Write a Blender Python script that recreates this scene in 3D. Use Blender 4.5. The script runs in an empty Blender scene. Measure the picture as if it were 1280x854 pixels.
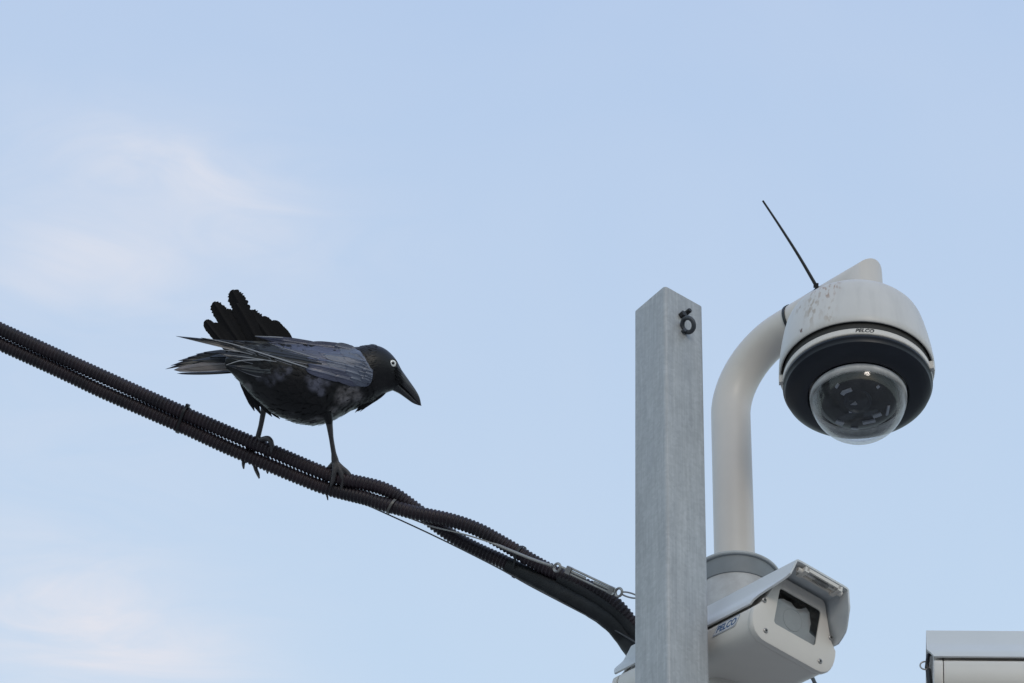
import bpy, bmesh, math, random
from mathutils import Vector, Matrix

# ------------------------------------------------------------------ camera, world, sun
S = bpy.context.scene
COL = S.collection
R = math.radians
F = 4020.0                       # focal length in pixels of a 1280 px wide picture
PITCH, ROLL = R(43.0), R(2.06)
CAM = Vector((0, 0, 1.6))
FWD = Vector((0, math.cos(PITCH), math.sin(PITCH)))
_r, _u = Vector((1, 0, 0)), Vector((0, -math.sin(PITCH), math.cos(PITCH)))
CX = _r * math.cos(ROLL) + _u * math.sin(ROLL)
CY = -_r * math.sin(ROLL) + _u * math.cos(ROLL)
cd = bpy.data.cameras.new('camera')
cam = bpy.data.objects.new('camera', cd)
COL.objects.link(cam)
cd.sensor_fit = 'HORIZONTAL'
cd.sensor_width = 36.0
cd.lens = F / 1280 * 36
cd.clip_start, cd.clip_end = 0.1, 20000
m = Matrix.Identity(4)
for i in range(3):
    m[i][0], m[i][1], m[i][2], m[i][3] = CX[i], CY[i], -FWD[i], CAM[i]
cam.matrix_world = m
S.camera = cam

SUN_EL, SUN_AZ = R(15), R(166)   # azimuth clockwise from +Y (north)
w = bpy.data.worlds.new('World')
S.world = w
w.use_nodes = True
nt = w.node_tree
nt.nodes.clear()
N = nt.nodes.new


def wl(a, b):
    nt.links.new(a, b)


out = N('ShaderNodeOutputWorld')
bg = N('ShaderNodeBackground')
bg.inputs['Strength'].default_value = 0.1
sky = N('ShaderNodeTexSky')
sky.sky_type = 'NISHITA'
sky.sun_disc = False
sky.sun_elevation = SUN_EL
sky.sun_rotation = SUN_AZ
sky.air_density = 1.0
sky.dust_density = 2.0
sky.ozone_density = 1.0
tc = N('ShaderNodeTexCoord')


def sky_mask(px, py, sx, sy, rot=0):
    """soft patch of thin cloud at one place of the sky dome (a direction, not a screen position)"""
    d = (FWD + CX * (px - 640) / F + CY * (427 - py) / F).normalized()
    ax = (CX - d * CX.dot(d)).normalized()
    ay = d.cross(ax) * -1
    c, s_ = math.cos(rot), math.sin(rot)
    a1, a2 = (ax * c + ay * s_) * (F / sx), (ay * c - ax * s_) * (F / sy)
    sub = N('ShaderNodeVectorMath'); sub.operation = 'SUBTRACT'
    wl(tc.outputs['Generated'], sub.inputs[0]); sub.inputs[1].default_value = d
    res = None
    for a in (a1, a2):
        dt = N('ShaderNodeVectorMath'); dt.operation = 'DOT_PRODUCT'
        wl(sub.outputs[0], dt.inputs[0]); dt.inputs[1].default_value = a
        sq = N('ShaderNodeMath'); sq.operation = 'MULTIPLY'
        wl(dt.outputs['Value'], sq.inputs[0]); wl(dt.outputs['Value'], sq.inputs[1])
        if res is None:
            res = sq.outputs[0]
        else:
            ad = N('ShaderNodeMath'); ad.operation = 'ADD'
            wl(res, ad.inputs[0]); wl(sq.outputs[0], ad.inputs[1]); res = ad.outputs[0]
    ex = N('ShaderNodeMath'); ex.operation = 'MULTIPLY'; wl(res, ex.inputs[0]); ex.inputs[1].default_value = -1.0
    e2 = N('ShaderNodeMath'); e2.operation = 'EXPONENT'; wl(ex.outputs[0], e2.inputs[0])
    return e2.outputs[0]


def mixc(fac, a, b):
    mx = N('ShaderNodeMix'); mx.data_type = 'RGBA'
    if isinstance(fac, float):
        mx.inputs[0].default_value = fac
    else:
        wl(fac, mx.inputs[0])
    for k, v in ((6, a), (7, b)):
        if isinstance(v, tuple):
            mx.inputs[k].default_value = v
        else:
            wl(v, mx.inputs[k])
    return mx.outputs[2]


def smath(op, a, b):
    q = N('ShaderNodeMath'); q.operation = op
    for k, v in ((0, a), (1, b)):
        if isinstance(v, (int, float)):
            q.inputs[k].default_value = v
        else:
            wl(v, q.inputs[k])
    q.use_clamp = False
    return q.outputs[0]


VEIL_LOW, VEIL_HIGH = (9.0, 11.1, 11.1, 1), (3.95, 5.3, 8.65, 1)      # thin high veil over the blue (times strength 0.1)
sepz = N('ShaderNodeSeparateXYZ')
wl(tc.outputs['Generated'], sepz.inputs[0])
zz = N('ShaderNodeMapRange')
wl(sepz.outputs['Z'], zz.inputs[0])
base = mixc(0.86, sky.outputs[0], mixc(zz.outputs[0], VEIL_LOW, VEIL_HIGH))
nz = N('ShaderNodeTexNoise')
nz.inputs['Scale'].default_value = 9.0
nz.inputs['Detail'].default_value = 4.0
nz.inputs['Roughness'].default_value = 0.5
nz.inputs['Distortion'].default_value = 0.6
wl(tc.outputs['Generated'], nz.inputs['Vector'])
mr = N('ShaderNodeMapRange')
mr.inputs[1].default_value, mr.inputs[2].default_value = 0.30, 0.72
wl(nz.outputs[0], mr.inputs[0])
nz2 = N('ShaderNodeTexNoise')
nz2.inputs['Scale'].default_value = 26.0
nz2.inputs['Detail'].default_value = 8.0
nz2.inputs['Roughness'].default_value = 0.55
nz2.inputs['Distortion'].default_value = 1.2
mp2 = N('ShaderNodeMapping')
mp2.inputs['Rotation'].default_value = (0, R(-20), 0)
mp2.inputs['Scale'].default_value = (0.55, 1.6, 1.9)
wl(tc.outputs['Generated'], mp2.inputs['Vector'])
wl(mp2.outputs[0], nz2.inputs['Vector'])
mr2 = N('ShaderNodeMapRange')
mr2.inputs[1].default_value, mr2.inputs[2].default_value = 0.25, 0.75
wl(nz2.outputs[0], mr2.inputs[0])
cl = smath('MULTIPLY', sky_mask(200, 205, 150, 45, R(-22)), 0.38)
cl = smath('ADD', cl, smath('MULTIPLY', sky_mask(190, 275, 230, 115, R(-6)), 0.42))
cl = smath('ADD', cl, smath('MULTIPLY', sky_mask(60, 345, 150, 50, R(10)), 0.28))
cl = smath('ADD', cl, smath('MULTIPLY', sky_mask(110, 790, 190, 85, R(-14)), 0.9))
cl = smath('ADD', cl, smath('MULTIPLY', sky_mask(60, 560, 330, 240, 0), 0.16))
cl = smath('MULTIPLY', cl, smath('ADD', smath('MULTIPLY', mr2.outputs[0], 1.1), 0.25))
cl = smath('ADD', cl, smath('MULTIPLY', mr.outputs[0], 0.10))
clc = N('ShaderNodeMath'); clc.operation = 'MINIMUM'; wl(cl, clc.inputs[0]); clc.inputs[1].default_value = 0.95
base = mixc(clc.outputs[0], base, (7.6, 7.75, 8.5, 1))
wl(base, bg.inputs['Color'])
wl(bg.outputs[0], out.inputs['Surface'])

sl = bpy.data.lights.new('sun', 'SUN')
sl.energy = 0.5
sl.angle = R(12)
sl.color = (1.0, 0.91, 0.83)
sun = bpy.data.objects.new('sun', sl)
COL.objects.link(sun)
sdir = Vector((math.sin(SUN_AZ) * math.cos(SUN_EL), math.cos(SUN_AZ) * math.cos(SUN_EL), math.sin(SUN_EL)))
sun.rotation_euler = sdir.to_track_quat('Z', 'Y').to_euler()
sun.location = (6, -6, 12)

vs = S.view_settings
vs.view_transform = 'Standard'
vs.look = 'None'
vs.exposure, vs.gamma = 0, 1
vs.use_curve_mapping = False
S.cycles.max_bounces = 8
S.cycles.transparent_max_bounces = 12

random.seed(7)


# ------------------------------------------------------------------ placing helpers
def dirv(px, py):
    return FWD + CX * ((px - 640) / F) + CY * ((427 - py) / F)


def at(px, py, depth):
    return CAM + dirv(px, py) * depth


def at_y(px, py, Y):
    d = dirv(px, py)
    return CAM + d * ((Y - CAM.y) / d.y)


def at_z(px, py, z):
    d = dirv(px, py)
    return CAM + d * ((z - CAM.z) / d.z)


def depth_of(p):
    return (p - CAM).dot(FWD)


def proj(p):
    q = p - CAM
    z = q.dot(FWD)
    return 640 + F * q.dot(CX) / z, 427 - F * q.dot(CY) / z


def view_frame(px, py):
    T = -dirv(px, py).normalized()
    X = (CX - T * CX.dot(T)).normalized()
    return X, T.cross(X), T


UP = Vector((0, 0, 1))


# ------------------------------------------------------------------ mesh helpers
class MB:
    def __init__(self):
        self.v, self.f = [], []

    def add(self, vs, fs):
        o = len(self.v)
        self.v += [Vector(p) for p in vs]
        self.f += [tuple(o + i for i in f) for f in fs]
        return self

    def loft(self, rings, closed=True, cap0=True, cap1=True):
        n = len(rings[0])
        vs = [p for r in rings for p in r]
        fs = []
        for i in range(len(rings) - 1):
            for j in range(n if closed else n - 1):
                k = (j + 1) % n
                fs.append((i * n + j, i * n + k, (i + 1) * n + k, (i + 1) * n + j))
        if closed and cap0:
            fs.append(tuple(reversed(range(n))))
        if closed and cap1:
            b = (len(rings) - 1) * n
            fs.append(tuple(b + j for j in range(n)))
        return self.add(vs, fs)

    def tube(self, path, rad, seg=12, caps=True):
        path = [Vector(p) for p in path]
        n = len(path)
        if not isinstance(rad, (list, tuple)):
            rad = [rad] * n
        ts = []
        for i in range(n):
            a, b = path[max(0, i - 1)], path[min(n - 1, i + 1)]
            ts.append((b - a).normalized())
        ref = Vector((0, 0, 1)) if abs(ts[0].z) < 0.9 else Vector((1, 0, 0))
        nrm = (ref - ts[0] * ref.dot(ts[0])).normalized()
        rings = []
        for i in range(n):
            nrm = (nrm - ts[i] * nrm.dot(ts[i])).normalized()
            bi = ts[i].cross(nrm)
            rings.append([path[i] + (nrm * math.cos(2 * math.pi * k / seg) + bi * math.sin(2 * math.pi * k / seg)) * rad[i]
                          for k in range(seg)])
        return self.loft(rings, True, caps, caps)

    def revolve(self, prof, o, ax, xa, seg=64, caps=True):
        """prof: (radius, height) pairs along axis ax from o"""
        ya = ax.cross(xa)
        rings = []
        for r, h in prof:
            rings.append([o + ax * h + (xa * math.cos(2 * math.pi * k / seg) + ya * math.sin(2 * math.pi * k / seg)) * max(r, 1e-5)
                          for k in range(seg)])
        return self.loft(rings, True, caps, caps)

    def box(self, c, x, y, z):
        """centre and three half-extent vectors"""
        c = Vector(c)
        vs = [c + x * a + y * b + z * d for a in (-1, 1) for b in (-1, 1) for d in (-1, 1)]
        fs = [(0, 1, 3, 2), (4, 6, 7, 5), (0, 4, 5, 1), (2, 3, 7, 6), (0, 2, 6, 4), (1, 5, 7, 3)]
        return self.add(vs, fs)

    def sphere(self, c, r, u=20, v=12, ax=(Vector((1, 0, 0)), Vector((0, 1, 0)), Vector((0, 0, 1))), sc=(1, 1, 1)):
        c = Vector(c)
        rings = []
        for i in range(v + 1):
            th = math.pi * (i + 0.02 if i == 0 else (i - 0.02 if i == v else i)) / v
            rings.append([c + (ax[0] * (sc[0] * math.sin(th) * math.cos(2 * math.pi * k / u)) +
                               ax[1] * (sc[1] * math.sin(th) * math.sin(2 * math.pi * k / u)) -
                               ax[2] * (sc[2] * math.cos(th))) * r for k in range(u)])
        return self.loft(rings)

    def torus(self, c, R0, r, xa, ya, U=28, V=10, a0=0.0, a1=2 * math.pi):
        za = xa.cross(ya)
        full = abs(a1 - a0 - 2 * math.pi) < 1e-6
        rings = []
        n = U if full else U + 1
        for i in range(n):
            a = a0 + (a1 - a0) * i / U
            d = xa * math.cos(a) + ya * math.sin(a)
            rings.append([c + d * (R0 + r * math.cos(2 * math.pi * k / V)) + za * (r * math.sin(2 * math.pi * k / V)) for k in range(V)])
        if full:
            o = len(self.v)
            self.loft(rings, True, False, False)
            b = o + (n - 1) * V
            for j in range(V):
                k = (j + 1) % V
                self.f.append((b + j, b + k, o + k, o + j))
            return self
        return self.loft(rings)

    def mesh(self, name, origin=Vector((0, 0, 0)), smooth=40, fix=True):
        me = bpy.data.meshes.new(name)
        me.from_pydata([tuple(p - origin) for p in self.v], [], self.f)
        if fix:
            bm = bmesh.new()
            bm.from_mesh(me)
            bmesh.ops.recalc_face_normals(bm, faces=bm.faces)
            bm.to_mesh(me)
            bm.free()
        if smooth:
            for p in me.polygons:
                p.use_smooth = True
            me.set_sharp_from_angle(angle=R(smooth))
        return me


def tag(o, label, cat, group=None):
    o['label'], o['category'] = label, cat
    if group:
        o['group'] = group
    return o


def thing(name, label, cat, loc=(0, 0, 0), group=None):
    o = bpy.data.objects.new(name, None)
    o.empty_display_size = 0.05
    o.location = loc
    COL.objects.link(o)
    return tag(o, label, cat, group)


def obj(name, mb, mat, parent=None, origin=Vector((0, 0, 0)), smooth=40):
    me = mb.mesh(name, origin, smooth)
    o = bpy.data.objects.new(name, me)
    me.materials.append(mat)
    COL.objects.link(o)
    if parent:
        o.parent = parent
    else:
        o.location = origin
    return o


def catmull(pts, n):
    pts = [Vector(p) for p in pts]
    P = [pts[0] * 2 - pts[1]] + pts + [pts[-1] * 2 - pts[-2]]
    dense = []
    for i in range(1, len(P) - 2):
        for k in range(24):
            t = k / 24
            a, b, c, d = P[i - 1], P[i], P[i + 1], P[i + 2]
            dense.append(0.5 * ((2 * b) + (c - a) * t + (2 * a - 5 * b + 4 * c - d) * t * t + (3 * b - a - 3 * c + d) * t ** 3))
    dense.append(pts[-1])
    L = [0]
    for i in range(1, len(dense)):
        L.append(L[-1] + (dense[i] - dense[i - 1]).length)
    res, j = [], 0
    for k in range(n):
        s = L[-1] * k / (n - 1)
        while j < len(L) - 2 and L[j + 1] < s:
            j += 1
        t = (s - L[j]) / max(1e-9, L[j + 1] - L[j])
        res.append(dense[j].lerp(dense[j + 1], t))
    return res, L[-1]


def interp(tab, x):
    if x <= tab[0][0]:
        return tab[0][1:]
    for a, b in zip(tab, tab[1:]):
        if x <= b[0]:
            t = (x - a[0]) / (b[0] - a[0])
            return tuple(p + (q - p) * t for p, q in zip(a[1:], b[1:]))
    return tab[-1][1:]


# ------------------------------------------------------------------ materials
def mat(name, col, rough=0.5, metal=0.0, spec=0.5, var=0.0, vscale=20.0, stretch=(1, 1, 1), bump=0.0, bscale=200.0,
        sheen=0.0, sheen_tint=(1, 1, 1), coat=0.0, col2=None, transl=0.0, rvar=0.0, lohi=(0.3, 0.7)):
    mt = bpy.data.materials.new(name)
    mt.use_nodes = True
    t = mt.node_tree
    b = t.nodes['Principled BSDF']
    b.inputs['Base Color'].default_value = (*col, 1)
    b.inputs['Roughness'].default_value = rough
    b.inputs['Metallic'].default_value = metal
    b.inputs['Specular IOR Level'].default_value = spec
    b.inputs['Sheen Weight'].default_value = sheen
    b.inputs['Sheen Tint'].default_value = (*sheen_tint, 1)
    b.inputs['Coat Weight'].default_value = coat
    tcn = t.nodes.new('ShaderNodeTexCoord')
    mp = t.nodes.new('ShaderNodeMapping')
    mp.inputs['Scale'].default_value = stretch
    t.links.new(tcn.outputs['Object'], mp.inputs['Vector'])
    if var > 0 or col2 or rvar > 0:
        n = t.nodes.new('ShaderNodeTexNoise')
        n.inputs['Scale'].default_value = vscale
        n.inputs['Detail'].default_value = 5
        n.inputs['Roughness'].default_value = 0.6
        t.links.new(mp.outputs[0], n.inputs['Vector'])
        r = t.nodes.new('ShaderNodeMapRange')
        r.inputs[1].default_value, r.inputs[2].default_value = lohi
        t.links.new(n.outputs[0], r.inputs[0])
        mx = t.nodes.new('ShaderNodeMix')
        mx.data_type = 'RGBA'
        c2 = col2 or tuple(min(1, c * (1 + var)) for c in col)
        c1 = col if col2 else tuple(c * (1 - var) for c in col)
        mx.inputs[6].default_value = (*c1, 1)
        mx.inputs[7].default_value = (*c2, 1)
        t.links.new(r.outputs[0], mx.inputs[0])
        t.links.new(mx.outputs[2], b.inputs['Base Color'])
        if rvar > 0:
            r2 = t.nodes.new('ShaderNodeMapRange')
            r2.inputs[1].default_value, r2.inputs[2].default_value = 0.3, 0.7
            r2.inputs[3].default_value, r2.inputs[4].default_value = rough - rvar, rough + rvar
            t.links.new(n.outputs[0], r2.inputs[0])
            t.links.new(r2.outputs[0], b.inputs['Roughness'])
    if bump > 0:
        n2 = t.nodes.new('ShaderNodeTexNoise')
        n2.inputs['Scale'].default_value = bscale
        n2.inputs['Detail'].default_value = 4
        t.links.new(mp.outputs[0], n2.inputs['Vector'])
        bp = t.nodes.new('ShaderNodeBump')
        bp.inputs['Strength'].default_value = bump
        bp.inputs['Distance'].default_value = 0.001
        t.links.new(n2.outputs[0], bp.inputs['Height'])
        t.links.new(bp.outputs[0], b.inputs['Normal'])
    if transl > 0:
        tr = t.nodes.new('ShaderNodeBsdfTranslucent')
        tr.inputs['Color'].default_value = (0.55, 0.48, 0.46, 1)
        ms = t.nodes.new('ShaderNodeMixShader')
        ms.inputs[0].default_value = transl
        t.links.new(b.outputs[0], ms.inputs[1])
        t.links.new(tr.outputs[0], ms.inputs[2])
        t.links.new(ms.outputs[0], t.nodes['Material Output'].inputs['Surface'])
    return mt


def stained(name, col, rough, marks, origin, streak=0.10):
    """painted metal: faint dirt streaks running down and a few rust marks of their own shape; marks = (point, radius)"""
    mt = mat(name, col, rough, var=0.04, vscale=12)
    t = mt.node_tree
    b = t.nodes['Principled BSDF']
    src = b.inputs['Base Color'].links[0].from_socket
    tcn = t.nodes.new('ShaderNodeTexCoord')

    def noise(scale, st, lo, hi):
        mp = t.nodes.new('ShaderNodeMapping')
        mp.inputs['Scale'].default_value = st
        t.links.new(tcn.outputs['Object'], mp.inputs['Vector'])
        n = t.nodes.new('ShaderNodeTexNoise')
        n.inputs['Scale'].default_value = scale
        n.inputs['Detail'].default_value = 5
        t.links.new(mp.outputs[0], n.inputs['Vector'])
        r = t.nodes.new('ShaderNodeMapRange')
        r.inputs[1].default_value, r.inputs[2].default_value = lo, hi
        t.links.new(n.outputs[0], r.inputs[0])
        return r.outputs[0]

    def mul(a, k):
        q = t.nodes.new('ShaderNodeMath'); q.operation = 'MULTIPLY'
        t.links.new(a, q.inputs[0])
        if isinstance(k, float):
            q.inputs[1].default_value = k
        else:
            t.links.new(k, q.inputs[1])
        return q.outputs[0]

    def mix(fac, a, c):
        mx = t.nodes.new('ShaderNodeMix'); mx.data_type = 'RGBA'
        t.links.new(fac, mx.inputs[0]); t.links.new(a, mx.inputs[6]); mx.inputs[7].default_value = (*c, 1)
        return mx.outputs[2]

    cur = mix(mul(noise(60, (1, 1, 0.05), 0.5, 0.8), streak), src, tuple(c * 0.55 for c in col))
    for pt, rad, asp, k, rc in marks:
        sv = t.nodes.new('ShaderNodeVectorMath'); sv.operation = 'SUBTRACT'
        t.links.new(tcn.outputs['Object'], sv.inputs[0]); sv.inputs[1].default_value = pt - origin
        sc = t.nodes.new('ShaderNodeVectorMath'); sc.operation = 'MULTIPLY'
        t.links.new(sv.outputs[0], sc.inputs[0]); sc.inputs[1].default_value = (1 / rad, 1 / rad, asp / rad)
        ln = t.nodes.new('ShaderNodeVectorMath'); ln.operation = 'LENGTH'
        t.links.new(sc.outputs[0], ln.inputs[0])
        r = t.nodes.new('ShaderNodeMapRange')
        r.inputs[1].default_value, r.inputs[2].default_value = 1.0, 0.2
        t.links.new(ln.outputs['Value'], r.inputs[0])
        fac = mul(mul(r.outputs[0], noise(170, (1, 1, 0.35), 0.5, 0.62)), k)
        cur = mix(fac, cur, rc)
    t.links.new(cur, b.inputs['Base Color'])
    return mt


M = {}
M['galv'] = mat('galvanised_steel', (0.385, 0.39, 0.395), 0.5, 0.2, 0.5, var=0.10, vscale=14, stretch=(5, 5, 0.5), bump=0.08, bscale=60, rvar=0.1)
def galvanise(mt):
    # crystal spangle and a few thin run marks over the streaks
    t = mt.node_tree
    b = t.nodes['Principled BSDF']
    cur = b.inputs['Base Color'].links[0].from_socket
    tcn = t.nodes.new('ShaderNodeTexCoord')
    vo = t.nodes.new('ShaderNodeTexVoronoi'); vo.inputs['Scale'].default_value = 190
    t.links.new(tcn.outputs['Object'], vo.inputs['Vector'])
    sp_ = t.nodes.new('ShaderNodeSeparateColor'); t.links.new(vo.outputs['Color'], sp_.inputs[0])
    mp = t.nodes.new('ShaderNodeMapping'); mp.inputs['Scale'].default_value = (1, 1, 0.035)
    t.links.new(tcn.outputs['Object'], mp.inputs['Vector'])
    no = t.nodes.new('ShaderNodeTexNoise'); no.inputs['Scale'].default_value = 330; no.inputs['Detail'].default_value = 3
    t.links.new(mp.outputs[0], no.inputs['Vector'])
    n3 = t.nodes.new('ShaderNodeTexNoise'); n3.inputs['Scale'].default_value = 28; n3.inputs['Detail'].default_value = 6
    t.links.new(tcn.outputs['Object'], n3.inputs['Vector'])
    for src, lo, hi, a, z in ((sp_.outputs[0], 0, 1, 0.93, 1.06), (no.outputs[0], 0.35, 0.7, 0.95, 1.10), (n3.outputs[0], 0.3, 0.7, 0.95, 1.05)):
        r = t.nodes.new('ShaderNodeMapRange')
        r.inputs[1].default_value, r.inputs[2].default_value, r.inputs[3].default_value, r.inputs[4].default_value = lo, hi, a, z
        t.links.new(src, r.inputs[0])
        mu = t.nodes.new('ShaderNodeVectorMath'); mu.operation = 'SCALE'
        t.links.new(cur, mu.inputs[0]); t.links.new(r.outputs[0], mu.inputs['Scale'])
        cur = mu.outputs[0]
    t.links.new(cur, b.inputs['Base Color'])


galvanise(M['galv'])
M['galv_pole'] = mat('galvanised_pole', (0.52, 0.52, 0.52), 0.55, 0.15, col2=(0.40, 0.385, 0.385), vscale=42, rvar=0.08)
M['paint'] = mat('cream_white_paint', (0.69, 0.64, 0.59), 0.42, var=0.03, vscale=14)
M['paint_arm'] = mat('arm_paint', (0.63, 0.58, 0.535), 0.38, var=0.035, vscale=9, bump=0.03, bscale=30)
M['shield'] = mat('shield_paint', (0.62, 0.63, 0.64), 0.4, var=0.03, vscale=10)
M['capgrey'] = mat('grey_cap', (0.20, 0.215, 0.23), 0.55, var=0.08, vscale=25)
M['capflange'] = mat('flange_metal', (0.42, 0.435, 0.44), 0.5, 0.1, var=0.08)
M['steel'] = mat('bright_steel', (0.36, 0.345, 0.335), 0.38, 0.7, var=0.15, vscale=80)
M['darksteel'] = mat('dark_steel', (0.07, 0.075, 0.085), 0.5, 0.4, var=0.2, vscale=90)
M['conduit'] = mat('black_conduit', (0.012, 0.011, 0.016), 0.46, spec=0.32, col2=(0.038, 0.024, 0.031), vscale=16, bump=0.2, bscale=260)
M['sleeve'] = mat('black_sleeve', (0.017, 0.018, 0.021), 0.6, spec=0.3, var=0.25, vscale=30, bump=0.15, bscale=140)
M['tie'] = mat('black_nylon', (0.012, 0.012, 0.014), 0.45)
M['cleartie'] = mat('clear_nylon', (0.11, 0.105, 0.10), 0.4, var=0.2, vscale=90)
M['wire'] = mat('dull_wire', (0.10, 0.10, 0.11), 0.5, 0.5, var=0.2, vscale=100)
M['blackshroud'] = mat('black_shroud', (0.008, 0.010, 0.017), 0.42, spec=0.4, var=0.15, vscale=30)
M['gap'] = mat('dark_gap', (0.03, 0.028, 0.026), 0.7)  # dark tone for the dome's gap ring and the screw sockets
M['module'] = mat('inner_piece', (0.006, 0.006, 0.008), 0.4, spec=0.2, col2=(0.022, 0.021, 0.026), vscale=60)
M['modmetal'] = mat('module_metal', (0.27, 0.275, 0.31), 0.4, 0.2, var=0.15, vscale=70)
M['reflectpale'] = mat('pane_reflection', (0.42, 0.385, 0.39), 0.55, var=0.1, vscale=25)  # pale tone of the reflection shape behind the camera window
M['innerdark'] = mat('housing_inside', (0.008, 0.010, 0.012), 0.7)
M['labelwhite'] = mat('label_white', (0.66, 0.65, 0.65), 0.4)
M['labelblue'] = mat('label_blue', (0.055, 0.115, 0.25), 0.4)
M['black'] = mat('black_print', (0.01, 0.01, 0.01), 0.5)
M['plumage'] = mat('crow_plumage', (0.006, 0.0062, 0.008), 0.42, spec=0.28, col2=(0.011, 0.0095, 0.011), vscale=42,
                   sheen=0.05, sheen_tint=(0.75, 0.8, 1.0), bump=0.4, bscale=150, stretch=(0.4, 1, 1))
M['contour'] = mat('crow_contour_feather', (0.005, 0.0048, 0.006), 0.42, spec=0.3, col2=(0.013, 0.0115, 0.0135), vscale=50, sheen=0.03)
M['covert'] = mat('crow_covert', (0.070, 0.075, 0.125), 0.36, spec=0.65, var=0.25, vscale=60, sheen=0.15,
                  sheen_tint=(0.75, 0.85, 1.0), bump=0.5, bscale=520, stretch=(0.12, 1, 1))  # blue-grey base holds the sky sheen of the upper wing
M['shoulder'] = mat('crow_lit_shoulder_covert', (0.105, 0.120, 0.172), 0.40, spec=0.6, var=0.25, vscale=70, sheen=0.3,
                    sheen_tint=(0.75, 0.85, 1.0), bump=0.5, bscale=520, stretch=(0.2, 1, 1))  # paler covert: sky light on the shoulder put into the colour
M['remex'] = mat('crow_flight_feather', (0.012, 0.013, 0.018), 0.36, spec=0.5, var=0.3, vscale=60, sheen=0.08,
                 sheen_tint=(0.8, 0.85, 1.0), bump=0.2, bscale=400, stretch=(0.2, 1, 1))
M['far_remex'] = mat('crow_flight_feather_under', (0.26, 0.235, 0.23), 0.45, spec=0.5, var=0.3, vscale=60, transl=0.4,
                     bump=0.2, bscale=400, stretch=(0.2, 1, 1))  # pale base holds the light reflected off the far wing's underside
M['rectrix'] = mat('crow_tail_feather', (0.005, 0.0048, 0.0065), 0.55, spec=0.15, var=0.25, vscale=50, bump=0.2, bscale=400)
M['edge'] = mat('feather_edge', (0.17, 0.17, 0.195), 0.4, spec=0.6)
M['rachis'] = mat('feather_shaft', (0.34, 0.34, 0.36), 0.35, spec=0.6)
M['horn'] = mat('crow_beak', (0.034, 0.033, 0.038), 0.27, spec=0.6, var=0.3, vscale=55, bump=0.1, bscale=120)
M['leg'] = mat('crow_leg', (0.050, 0.046, 0.050), 0.45, spec=0.5, var=0.3, vscale=160, bump=0.5, bscale=260)
M['iris'] = mat('white_iris', (0.90, 0.91, 0.91), 0.2)
M['pupil'] = mat('pupil', (0.006, 0.006, 0.008), 0.08)
M['ground'] = mat('pavement', (0.30, 0.285, 0.265), 0.9, var=0.12, vscale=0.8)


def schlick(t):
    l_ = t.nodes.new('ShaderNodeLayerWeight'); l_.inputs[0].default_value = 0.5
    p_ = t.nodes.new('ShaderNodeMath'); p_.operation = 'POWER'; p_.inputs[1].default_value = 5.0
    t.links.new(l_.outputs['Facing'], p_.inputs[0])
    q_ = t.nodes.new('ShaderNodeMath'); q_.operation = 'MULTIPLY_ADD'; q_.inputs[1].default_value = 0.95; q_.inputs[2].default_value = 0.045
    t.links.new(p_.outputs[0], q_.inputs[0])
    return q_


# clear bubble: a thin shell that lets the view through, mirrors the sky by angle and carries a pale film: dust, and rim glow painted for refracted sky
gm = bpy.data.materials.new('clear_bubble')
gm.use_nodes = True
t = gm.node_tree
t.nodes.clear()
o_ = t.nodes.new('ShaderNodeOutputMaterial')
tr = t.nodes.new('ShaderNodeBsdfTransparent'); tr.inputs[0].default_value = (0.95, 0.96, 0.97, 1)
gl = t.nodes.new('ShaderNodeBsdfGlossy'); gl.inputs['Roughness'].default_value = 0.03
fr = schlick(t)
m1 = t.nodes.new('ShaderNodeMixShader')
t.links.new(fr.outputs[0], m1.inputs[0]); t.links.new(tr.outputs[0], m1.inputs[1]); t.links.new(gl.outputs[0], m1.inputs[2])
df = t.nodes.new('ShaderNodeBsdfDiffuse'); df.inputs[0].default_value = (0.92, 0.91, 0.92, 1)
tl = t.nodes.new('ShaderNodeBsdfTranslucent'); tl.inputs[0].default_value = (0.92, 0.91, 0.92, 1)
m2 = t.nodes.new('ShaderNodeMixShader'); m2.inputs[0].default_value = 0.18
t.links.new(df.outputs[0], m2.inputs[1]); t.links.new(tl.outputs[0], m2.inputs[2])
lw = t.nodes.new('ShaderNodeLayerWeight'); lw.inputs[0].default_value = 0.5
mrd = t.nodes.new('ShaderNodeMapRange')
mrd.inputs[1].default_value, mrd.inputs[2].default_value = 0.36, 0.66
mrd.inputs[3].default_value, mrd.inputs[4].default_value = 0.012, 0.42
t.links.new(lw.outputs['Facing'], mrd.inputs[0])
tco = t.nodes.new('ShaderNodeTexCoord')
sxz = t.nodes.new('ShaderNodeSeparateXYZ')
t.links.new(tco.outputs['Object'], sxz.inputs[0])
mrz = t.nodes.new('ShaderNodeMapRange')          # dust and refracted rim light, both painted as one pale band
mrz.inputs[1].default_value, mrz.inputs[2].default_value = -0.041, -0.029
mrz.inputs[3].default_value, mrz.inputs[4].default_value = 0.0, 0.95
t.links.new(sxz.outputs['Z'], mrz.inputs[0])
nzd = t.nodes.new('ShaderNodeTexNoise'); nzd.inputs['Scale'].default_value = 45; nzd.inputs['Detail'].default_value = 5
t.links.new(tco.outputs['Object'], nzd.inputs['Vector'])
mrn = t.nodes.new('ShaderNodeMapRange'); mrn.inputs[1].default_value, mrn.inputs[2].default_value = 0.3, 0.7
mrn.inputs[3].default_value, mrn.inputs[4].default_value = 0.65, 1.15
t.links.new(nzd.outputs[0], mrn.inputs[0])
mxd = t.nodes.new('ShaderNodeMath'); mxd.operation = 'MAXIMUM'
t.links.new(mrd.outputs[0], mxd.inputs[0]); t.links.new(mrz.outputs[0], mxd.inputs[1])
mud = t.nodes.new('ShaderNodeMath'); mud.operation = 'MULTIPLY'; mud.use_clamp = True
t.links.new(mxd.outputs[0], mud.inputs[0]); t.links.new(mrn.outputs[0], mud.inputs[1])
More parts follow.
